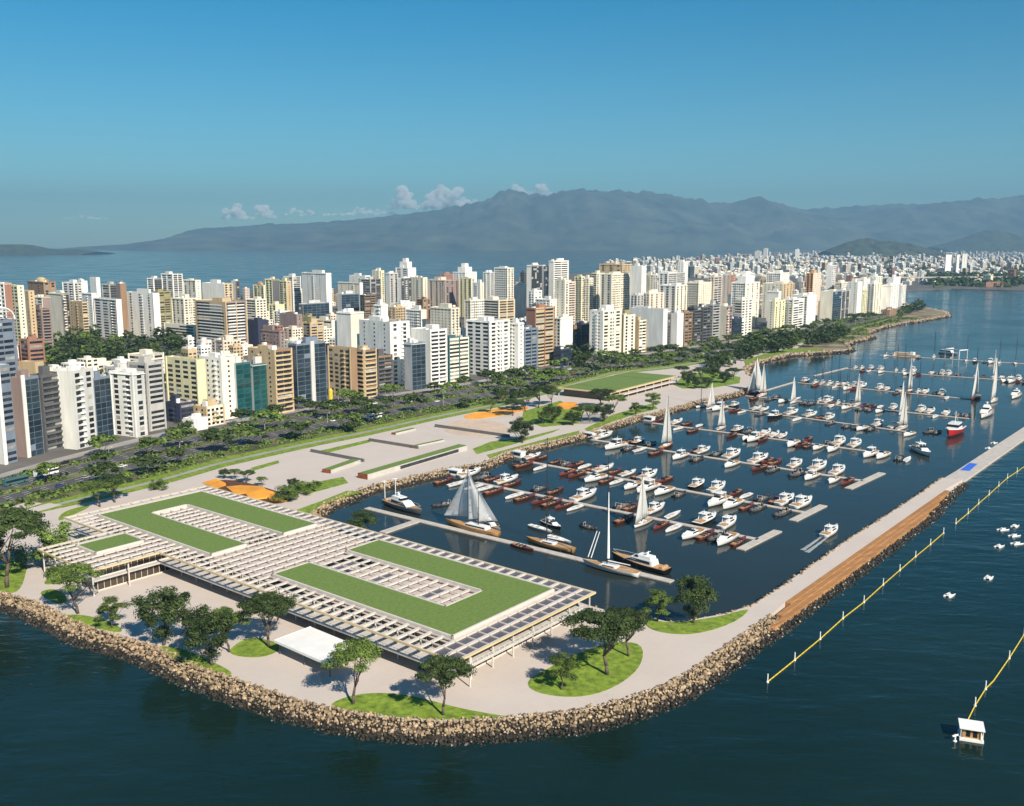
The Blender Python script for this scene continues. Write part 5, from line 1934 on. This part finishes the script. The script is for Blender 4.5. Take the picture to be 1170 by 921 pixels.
def motor_yacht(L=22., hull='blackhull', decks=2):
    t = boat_root('motor_yacht')
    h, d = hull_mesh(L, L * .25, L * .085, 0, 0, .4, .45)
    h.build('hull', M[hull], t, True)
    d.build('deck', M['teak'], t)
    z = L * .085
    slab(MB(), -L * .28, L * .24, L * .09, z + .05, z + L * .08, .3, L * .13, L * .078).build('cabin', M['gel'], t)
    slab(MB(), -L * .24, L * .20, L * .094, z + L * .025, z + L * .062, .3, L * .09, L * .083).build('cabin_window', M['boatglass'], t)
    if decks > 1:
        slab(MB(), -L * .24, L * .06, L * .075, z + L * .08, z + L * .125, .2, L * .05, L * .068).build('flybridge', M['gel'], t)
        slab(MB(), -L * .02, L * .065, L * .078, z + L * .09, z + L * .118, .1, L * .03, L * .07).build('windscreen', M['boatglass'], t)
    if decks > 2:
        slab(MB(), -L * .16, L * .0, L * .06, z + L * .125, z + L * .17, .2, L * .03, L * .055).build('bridge', M['gel'], t)
    zt = z + L * (.08, .125, .17)[decks - 1]
    MB().tube((-L * .12, 0, zt), (-L * .15, 0, zt + L * .07), .15, .08).ball((-L * .13, 0, zt + .7), .5, .5, .3).box(-L * .15 - .1, -L * .15 + .1, -1, 1, zt + L * .05, zt + L * .055).build('radar_mast', M['white'], t)
    c = slab(MB(), -L * .47, -L * .29, L * .095, z - .03, z + .05).build('aft_deck', M['teak'], t)
    slab(MB(), -L * .45, -L * .41, L * .08, z + .05, z + .6).build('seat', M['tanvinyl'], c)
    b = MB()
    for y in (-1, 1): b.path([(L * .0, y * L * .115, z * 1.1 + .9), (L * .3, y * L * .085, z * 1.25 + .9), (L * .5, 0, z * 1.45 + .9)], .04, .04, 4)
    b.build('rail', M['white'], t)
    return t


def hut(L=8.):
    t = boat_root('pontoon_hut')
    MB().box(-4, 4, -2.3, 2.3, -.2, .6).build('float', M['pontoon'], t)
    MB().box(-3, 3, -1.9, 1.9, .6, 3.0).build('wall', M['white'], t)
    MB().box(-3.4, 3.4, -2.3, 2.3, 3.0, 3.3).build('roof', M['white'], t)
    MB().box(-2.4, 2.4, -2.0, -1.85, 1.4, 2.5).build('window', M['boatglass'], t)
    return t


BP = dict(c=cruiser(16), C=cruiser(14, False, False), k=cruiser(14.5, True), l=launch(13), d=dinghy(11.5), r=inflatable(12), s=sailboat(13, True, False, 19), w=sailboat(14, True, True, 22), m=sailboat(13, False, False, 23), h=hut())
LOOK = dict(c='white hardtop motor cruiser', C='low white open motorboat', k='black hulled motor cruiser', l='dark red wooden launch', d='small plain white boat', r='black open workboat', s='white sailed wooden yacht',
            w='tall wooden yacht under sail', m='bare masted white sailing yacht', h='white hut')
USED = {}
BOATS = {
    2: 'h525,541 l508,550 r550,546 l566,547 c585,548 d524,553 d545,556 l568,561 d588,567 r625,556 l640,560 l620,573 l636,574 d657,581 l719,581 r708,580 c754,581 l714,594 s731,600 l755,601 d769,589 k806,596 c835,598 C791,612 l804,611 r818,611 C832,617 l846,619',
    3: 'h597,521 l583,524 l599,532 d618,535 l636,528 r648,530 l657,532 d667,534 l648,541 l662,542 r673,544 C686,546 l704,539 C717,542 l731,544 c744,544 l760,549 c740,559 C765,560 r782,563 k800,554 c823,558 c822,574 l840,564 C844,574 l855,579 r869,578 r874,569 l886,572 c899,569 c922,574 r894,586',
    4: 'h683,497 c703,511 r722,512 d733,514 l719,505 k731,503 r746,507 w761,511 l752,517 c778,522 r799,524 l797,514 c808,513 r822,518 c837,521 C837,531 c863,528 l876,526 l888,528 l869,535 r885,536 c909,532 r911,541 c928,545 c936,535 c955,541 C955,548 l968,551',
    5: 'l742,481 h752,478 C773,483 l788,484 d801,486 s826,489 l839,497 k848,490 r858,492 C857,500 c865,499 C874,496 C908,507 l913,508 l923,510 C934,512 r945,508 c955,505 C955,512 c979,508 c994,520 C1013,519 r1028,524 d1026,528',
    6: 'm804,464 s811,467 k835,465 l846,468 d840,473 C857,469 r863,475 k879,478 d906,481 c926,475 l936,478 c948,478 r963,489 r974,490 C983,490 r992,489 c1002,486 c1021,488 s1030,490 C1041,496 r1060,494 r1066,493',
    7: 'l858,457 s868,453 r878,457 s909,459 r918,461 r926,461 m937,459 c945,457 m950,460 l954,458 m962,460 c972,457 s978,463 r985,467 r995,468 C1005,470 c1022,466 s1033,471 m1039,466 c1060,466 C1079,474 r1092,476 r1102,477',
    8: 'k920,436 m930,438 m937,439 m945,440 m953,441 m960,441 C968,438 c989,437 c1008,443 r1025,449 w1038,448 m1050,448 C1062,446 r1073,448 c1087,446',
    9: 'm979,420 m990,419 k999,420 c1014,419 m1028,422 m1036,423 c1045,424 C1062,428 r1073,424 c1081,424 c1089,425 r1099,426 m1117,429 s1138,430 C1156,431 c1168,430',
    10: 'm1012,407 m1022,406 r1050,409 m1066,409 k1113,414 c1131,415 r1122,416 m1105,412 m1142,415 m1160,416'}
for dk, spec in BOATS.items():
    p0, p1 = at(*DOCKS[dk][0], .4).xy, at(*DOCKS[dk][1], .4).xy
    dd = (p1 - p0).normalized()
    nd_ = Vector((-dd.y, dd.x))                                # towards the far side
    byside = {1: [], -1: []}
    for q in spec.split():
        k = q[0]
        x, y = map(float, q[1:].split(','))
        p = at(x, y, .3).xy
        s, off = (p - p0).dot(dd), (p - p0).dot(nd_)
        byside[1 if off >= 0 else -1].append([s, off, k, p])
    for sd_, L in byside.items():
        L.sort(key=lambda e: e[0])
        end = (p1 - p0).length - 8
        extra = []
        marks = [12.] + [e[0] for e in L] + [end]
        for a, c in zip(marks, marks[1:]):                      # further small craft in the wide gaps
            x = a + 6
            while x < c - 6 and dk < 10:
                if rg.random() < .34: extra.append([x, sd_ * 5., rg.choice('llrdCcCl'), None])
                x += 5.2
        L += extra
        L.sort(key=lambda e: e[0])
        last = -99
        for n, e in enumerate(L):
            s, off, k, p = e
            s = max(s, last + (4.4 if k not in 'h' else 5.5))
            last = s
            lo = DOCKS[dk][2] / 2 + (8.3 if k in 'ckC' else 6.9)
            if k == 'h':
                lo = DOCKS[dk][2] / 2 + 2.6
            o2 = sd_ * max(lo, min(abs(off), lo + 1.5))
            b = BP[k] if k not in USED else dup(BP[k])
            USED[k] = 1
            pos = p0 + dd * s + nd_ * o2
            ang = math.atan2(nd_.y, nd_.x) + (0 if sd_ > 0 else math.pi)
            if k in 'lrd' and rg.random() < .5: ang += math.pi
            if k == 'h': ang = math.atan2(dd.y, dd.x)
            b.location = (pos.x, pos.y, rg.uniform(-.04, .04))
            b.rotation_euler = (rg.uniform(-.015, .015), 0, ang + rg.uniform(-.07, .07))
            sc = rg.uniform(.92, 1.2) if k != 'h' else 1
            b.scale = (sc, sc * rg.uniform(.94, 1.06), sc * rg.uniform(.95, 1.08))
            b['label'] = f'{LOOK[k]}, {nth(n + 1)} from shore on the {"far" if sd_ > 0 else "near"} side of the {nth(dk)} pontoon'
            b['group'] = f'boats at the {nth(dk)} pontoon'


def special(o, stern, bow, label, length=None, smax=1.2):
    """puts a boat so that it lies from one pixel to the other on the water"""
    a, b = at(*stern, .6), at(*bow, .6)
    d = (b - a).xy
    o.location = ((a.x + b.x) / 2, (a.y + b.y) / 2, 0)
    o.rotation_euler = (0, 0, math.atan2(d.y, d.x))
    if length:
        s = max(.8, min(smax, d.length / length))
        o.scale = (s, s, s)
    o['label'] = label
    return o


special(motor_yacht(22, 'greyhull', 2), (440, 573), (483, 589), 'grey hulled motor yacht with white flybridge on the inner end of the nearest pontoon', 22)
special(motor_yacht(20, 'blackhull', 2), (768, 656), (696, 636), 'black hulled motor yacht with tan aft deck at the outer end of the nearest pontoon', 20)
wy = sailboat(20, False, False, 36, True)
MB().tube((1.2, 0, 4.2), (1.4, 0, 26), .55, .14, 8).build('hoisted_sail', M['white'], wy)
special(wy, (730, 658), (668, 644), 'long white racing yacht with a very tall bare mast on the nearest pontoon', 20)
special(sailboat(18, False, False, 34, True, 'teak'), (659, 631), (600, 617), 'teak coloured sailing yacht with a tall dark mast on the nearest pontoon', 18)
special(launch(11), (585, 621.5), (609, 629), 'small orange brown wooden launch on the near side of the nearest pontoon', 11)
special(motor_yacht(16, 'gel', 3), (548, 596), (571, 607), 'white three deck motor yacht behind the big sheer sails', 16)
special(inflatable(12), (519, 574), (493, 578), 'black workboat with a red deck lying free behind the big sheer sails', 12)
special(cruiser(11, True), (620, 595), (641, 605), 'small black and white cruiser of the free floating raft', 11)
special(dinghy(11), (605, 600), (630, 608), 'long white rowing boat beside the small black and white cruiser', 11)
special(dinghy(12), (627, 612), (652, 620), 'slim white rowing boat lying near the teak yacht', 12)
special(inflatable(8), (664, 600), (682, 604), 'small black workboat alone on open water with two white booms', 8)
special(cruiser(13), (1044, 512), (1062, 521), 'large white motor cruiser at the outer end of the fifth pontoon', 12, 1.6)
special(motor_yacht(20, 'gel', 3), (1134, 468), (1117, 481), 'white three deck yacht at the outer end of the seventh pontoon', 20, 1.45)
special(motor_yacht(18, 'gel', 2), (1171, 446), (1148, 461), 'white motor yacht at the outer end of the eighth pontoon, cut by the right edge', 18, 1.4)
special(sailboat(17, True, True, 19), (1124, 450), (1104, 460), 'dark brown gaff yacht with two white sails beside the eighth pontoon', 17, 1.35)
special(sailboat(14, True, False, 22, False), (1141, 454), (1129, 462), 'white sloop with tall narrow white sails beside the brown gaff yacht', 14, 1.4)
special(sailboat(16, True, True, 22), (877, 448), (852, 450), 'big maroon yacht with two tall white sails at the head of the seventh pontoon', 16)
special(cruiser(12), (938, 615), (959, 602), 'white speedboat running past the breakwater with a foaming wake', 14)
# red trawler
tr = boat_root('red_trawler')
h, d_ = hull_mesh(16, 5, 2.0, 0, 0, .45, .5, .8)
h.build('hull', M['redhull'], tr, True)
d_.build('deck', M['teak'], tr)
slab(MB(), -3, 3.4, 1.9, 2.0, 4.4, .1, .6, 1.7).build('wheelhouse', M['gel'], tr)
slab(MB(), -2.6, 3.2, 1.95, 3.2, 4.0, .1, .3, 1.82).build('cabin_window', M['boatglass'], tr)
MB().box(-7.2, 8.4, -2.55, 2.55, 2.02, 2.3).build('gunwale', M['white'], tr) if False else None
MB().path([(-7.8, -2.1, 2.15), (0, -2.52, 2.35), (5, -1.9, 2.75), (8.6, 0, 3.15), (5, 1.9, 2.75), (0, 2.52, 2.35), (-7.8, 2.1, 2.15)], .16, .16, 6).build('gunwale', M['gel'], tr)
MB().tube((0, 0, 4.4), (-.4, 0, 8.5), .12, .08).tube((-.2, 0, 7), (-6, 0, 3.4), .06).build('mast', M['white'], tr)
special(tr, (1100, 489), (1080, 502), 'red hulled trawler with a white wheelhouse at the outer end of the sixth pontoon', 16, 1.7)
# big ketch with sheer sails
kt = boat_root('sailing_ketch')
h, d_ = hull_mesh(30, 6.4, 2.3, 0, 0, .36, .3, .5)
h.build('hull', M['teak'], kt, True)
d_.build('deck', M['teak'], kt)
slab(MB(), -9, 4, 1.9, 2.3, 3.5, .5, 1.5, 1.7).build('cabin', M['gel'], kt)
slab(MB(), -8.4, 3, 1.95, 2.7, 3.2, .3, .6, 1.85).build('cabin_window', M['boatglass'], kt)
for x, mh in ((2.5, 26), (-3.5, 16)):
    MB().tube((x, 0, 2.3), (x, 0, 2.3 + mh), .22, .12, 8).build('mast', M['mast'], kt)
MB().tube((2.5, 0, 4.5), (-5.2, -5.6, 4.7), .15).tube((-3.5, 0, 4.4), (-10.2, -5.6, 4.8), .14).tube((13, 0, 2.9), (17.5, 0, 3.8), .18, .1).build('spars', M['mast'], kt)
sail_surface([(2.3, 0, 4.8), (2.3, 0, 27)], [(-5, -5.5, 5), (1.8, 0, 27)], -1.5, M['sheersail'], 'mainsail', kt)
sail_surface([(17, 0, 4), (2.8, 0, 26)], [(4, -4.6, 4.6), (2.7, 0, 26)], -1.6, M['sheersail'], 'genoa', kt)
sail_surface([(-3.7, 0, 4.9), (1.9, 0, 25)], [(-10, -5.5, 5), (1.6, 0, 25)], -1.4, M['sheersail'], 'mizzen_sail', kt)
special(kt, (570, 612), (511, 598), 'great teak ketch under tall sheer white sails on the nearest pontoon', 30)
# barge, ferry with arch, booms, foam
bg = boat_root('barge')
MB().prism([(-14, -4), (12, -4), (15, 0), (12, 4), (-14, 4)], -.3, 1.6).build('hull', M['tanvinyl'], bg)
MB().box(-10, 4, -3, 3, 1.6, 3.4).build('cargo', M['sand'], bg)
MB().box(5, 9, -2.4, 2.4, 1.6, 4.4).build('wheelhouse', M['white'], bg)
special(bg, (1022, 405), (1047, 407), 'sand coloured barge lying at the tenth pontoon', None)
fe = boat_root('white_ferry')
h, d_ = hull_mesh(20, 6, 1.8, 0, 0)
h.build('hull', M['gel'], fe, True)
d_.build('deck', M['gel'], fe)
slab(MB(), -8, 5, 2.5, 1.8, 4.3, .1, 1.2).build('cabin', M['gel'], fe)
slab(MB(), -7.5, 4.6, 2.55, 2.7, 3.7, .1, .6).build('cabin_window', M['boatglass'], fe)
special(fe, (1074, 403), (1093, 405), 'white passenger ferry beside the white arch at the tenth pontoon', None)
pa = at(1092, 409, .5)
ga = thing('boat_hoist', 'white open frame boat hoist over the tenth pontoon', 'hoist', (pa.x, pa.y, .4), .5)
for x in (-6, 6):
    for y in (-8, 8): MB().tube((x, y, 0), (x, y, 8.5), .4).build('leg', M['white'], ga)
MB().box(-6.5, 6.5, -8.5, -7.5, 8.5, 9.3).box(-6.5, 6.5, 7.5, 8.5, 8.5, 9.3).box(-6.4, -5.5, -7.5, 7.5, 8.5, 9.3).build('frame', M['white'], ga)
for a, b in (((672, 636), (682, 607)), ((675.5, 637), (685, 608))):
    p, q = at(*a, .35), at(*b, .35)
    tag(MB().tube(p, q, .22, .18, 6).build('mooring_boom', M['white']), ('left' if a[0] < 674 else 'right') + ' one of two thin white mooring booms reaching the small black workboat', 'boom')
fm = MB()
for a, b, w0, w1 in (((917, 628.5), (941, 611.5), 2.2, 1.0), ((922, 631), (945, 614), 2.2, 1.0)):
    p, q = at(*a, .06), at(*b, .06)
    d = (q - p).xy.normalized()
    nn = Vector((-d.y, d.x, 0))
    n = 14
    vs, fs = [], []
    for i in range(n):
        t = i / (n - 1)
        c = p.lerp(q, t)
        w = (w0 * (1 - t) + w1 * t) * (.8 + .35 * noise.noise(c * .6))
        vs += [c + nn * w * .5, c - nn * w * .5, c + Vector((0, 0, .22 * (1 - abs(2 * t - 1))))]
    for i in range(n - 1):
        a0 = 3 * i
        fs += [(a0, a0 + 3, a0 + 5, a0 + 2), (a0 + 2, a0 + 5, a0 + 4, a0 + 1)]
    fm.add(vs, fs)
tag(fm.build('wake_foam', M['foam']), 'white foaming wake streaming behind the speedboat', 'wake', kind='stuff')
# davits by the grey yacht's berth
for k, (x, y) in enumerate(((440, 573), (452, 570))):
    p = at(x, y, .8)
    dv = thing('mooring_mast', ('left' if k == 0 else 'right') + ' one of two white masts at the stern of the grey motor yacht', 'mast', (p.x, p.y, 0))
    MB().tube((0, 0, -1), (0, 0, 10.5), .2, .14, 8).build('pole', M['white'], dv)
    MB().box(-1.1, 1.1, -.1, .1, 10, 10.25).build('crossbar', M['white'], dv)

# small sail boards out on the sea and in the basin
sb = thing('small_catamaran', '', 'boat', group='small white boats on open water')
for y in (-1.1, 1.1):
    h, d_ = hull_mesh(6, 1.0, .5, 0, 0, .3, .2, .6)
    for v in (h, d_): v.v = [(a, b + y, c) for a, b, c in v.v]
    h.add(d_.v, d_.f)
    h.build('hull', M['gel'], sb)
MB().box(-1.8, 1.3, -.95, .95, .42, .52).build('trampoline', M['white'], sb)
slab(MB(), -1.4, .2, .5, .52, 1.3, .3, .4).build('seat', M['gel'], sb)
first = True
for x, y in ((1146, 605), (1160, 601), (1159, 612), (1142, 624), (1162, 621), (1130, 660), (1085, 680), (1136, 506), (1130, 512)):
    o = sb if first else dup(sb)
    first = False
    p = at(x, y, .3)
    o.location = (p.x, p.y, 0)
    o.rotation_euler = (0, 0, rg.uniform(.3, 1.0))
    o.scale = (.8,) * 3
    if x == 1085: w = 'small white catamaran alone beside the longer buoy line, nearest the camera'
    elif x == 1130 and y > 600: w = 'small white catamaran alone between the lone near one and the cluster'
    elif y < 520: w = 'small white catamaran close to the floating walkway, ' + ('farther' if y < 508 else 'nearer') + ' of two'
    else: w = 'small white catamaran in the cluster at the right edge, ' + {605: 'far left one', 601: 'farthest right one', 612: 'middle one', 624: 'nearest left one', 621: 'nearest right one'}[y]
    o['label'] = w

# ------------------------------------------------------------------ buoy lines and the floating hut
post = thing('marker_post', '', 'marker post', group='white posts of the buoy lines')
MB().tube((0, 0, -.6), (0, 0, 2.4), .17, .15, 8).build('post', M['white'], post)
MB().tube((0, 0, -.3), (0, 0, .3), .36, .33, 10).build('float', M['white'], post)
lines = {'longest': [(877, 779), (908, 754), (937, 730), (963, 706.5), (987, 688), (1009, 668), (1028, 651.5), (1046, 636), (1063, 622), (1078, 609)],
         'farther': [(1092, 598), (1106, 586.5), (1118, 575.5), (1130, 565), (1141, 555), (1151, 546), (1162, 539), (1173, 531), (1184, 523)],
         'nearest': [(1106, 822), (1114, 806), (1126, 787), (1135, 778), (1153, 752), (1170, 725), (1190, 695)]}
first = True
for nm, pts in lines.items():
    rp = MB()
    P = [at(x, y, .18) for x, y in pts]
    for i in range(len(P) - 1):
        k = 8
        for j in range(k):
            rp.tube(P[i].lerp(P[i + 1], j / k), P[i].lerp(P[i + 1], (j + .92) / k), .16, .16, 6)
    tag(rp.build('float_rope', M['yellow']), f'{nm} yellow float rope lying between white posts on the sea', 'rope')
    for n, p in enumerate(P):
        if nm == 'nearest' and n in (0, 3): continue
        o = post if first else dup(post)
        first = False
        o.location = (p.x, p.y, 0)
        o['label'] = f'white marker post, {nth(n + 1)} from the near end of the {nm} float rope'
p = at(1109, 842, .2)
hu = thing('floating_hut', 'small floating hut with white roof and wooden walls beside the cross buoy', 'hut', (p.x, p.y, 0), math.radians(-20))
MB().box(-2.6, 2.6, -2.2, 2.2, -.25, .55).build('float', M['white'], hu)
MB().box(-2.0, 2.0, -1.5, 1.6, .55, 2.7).build('wall', M['teak'], hu)
for x in (-2.35, 2.35):
    for y in (-2.0, 2.0): MB().box(x - .07, x + .07, y - .07, y + .07, .55, 3.0).build('post', M['white'], hu)
for x in (-1.2, .3): MB().box(x, x + .9, -1.56, -1.49, .9, 2.4).build('window', M['boatglass'], hu)
rf = MB().add([(-2.7, -2.3, 2.95), (2.7, -2.3, 2.95), (2.7, 2.3, 3.25), (-2.7, 2.3, 3.25), (-2.7, -2.3, 3.1), (2.7, -2.3, 3.1), (2.7, 2.3, 3.4), (-2.7, 2.3, 3.4)], [(4, 5, 6, 7), (0, 1, 5, 4), (1, 2, 6, 5), (2, 3, 7, 6), (3, 0, 4, 7), (3, 2, 1, 0)])
rf.build('roof', M['white'], hu)
p = at(1091, 846, .2)
bo = thing('cross_buoy', 'small white cross shaped buoy beside the floating hut', 'buoy', (p.x, p.y, 0), .4)
MB().tube((0, 0, -.5), (0, 0, 1.7), .22, .2, 8).ball((0, 0, 0), .5, .5, .35).build('post', M['white'], bo)
MB().box(-.9, .9, -.14, .14, 1.3, 1.6).build('cross_arm', M['white'], bo)
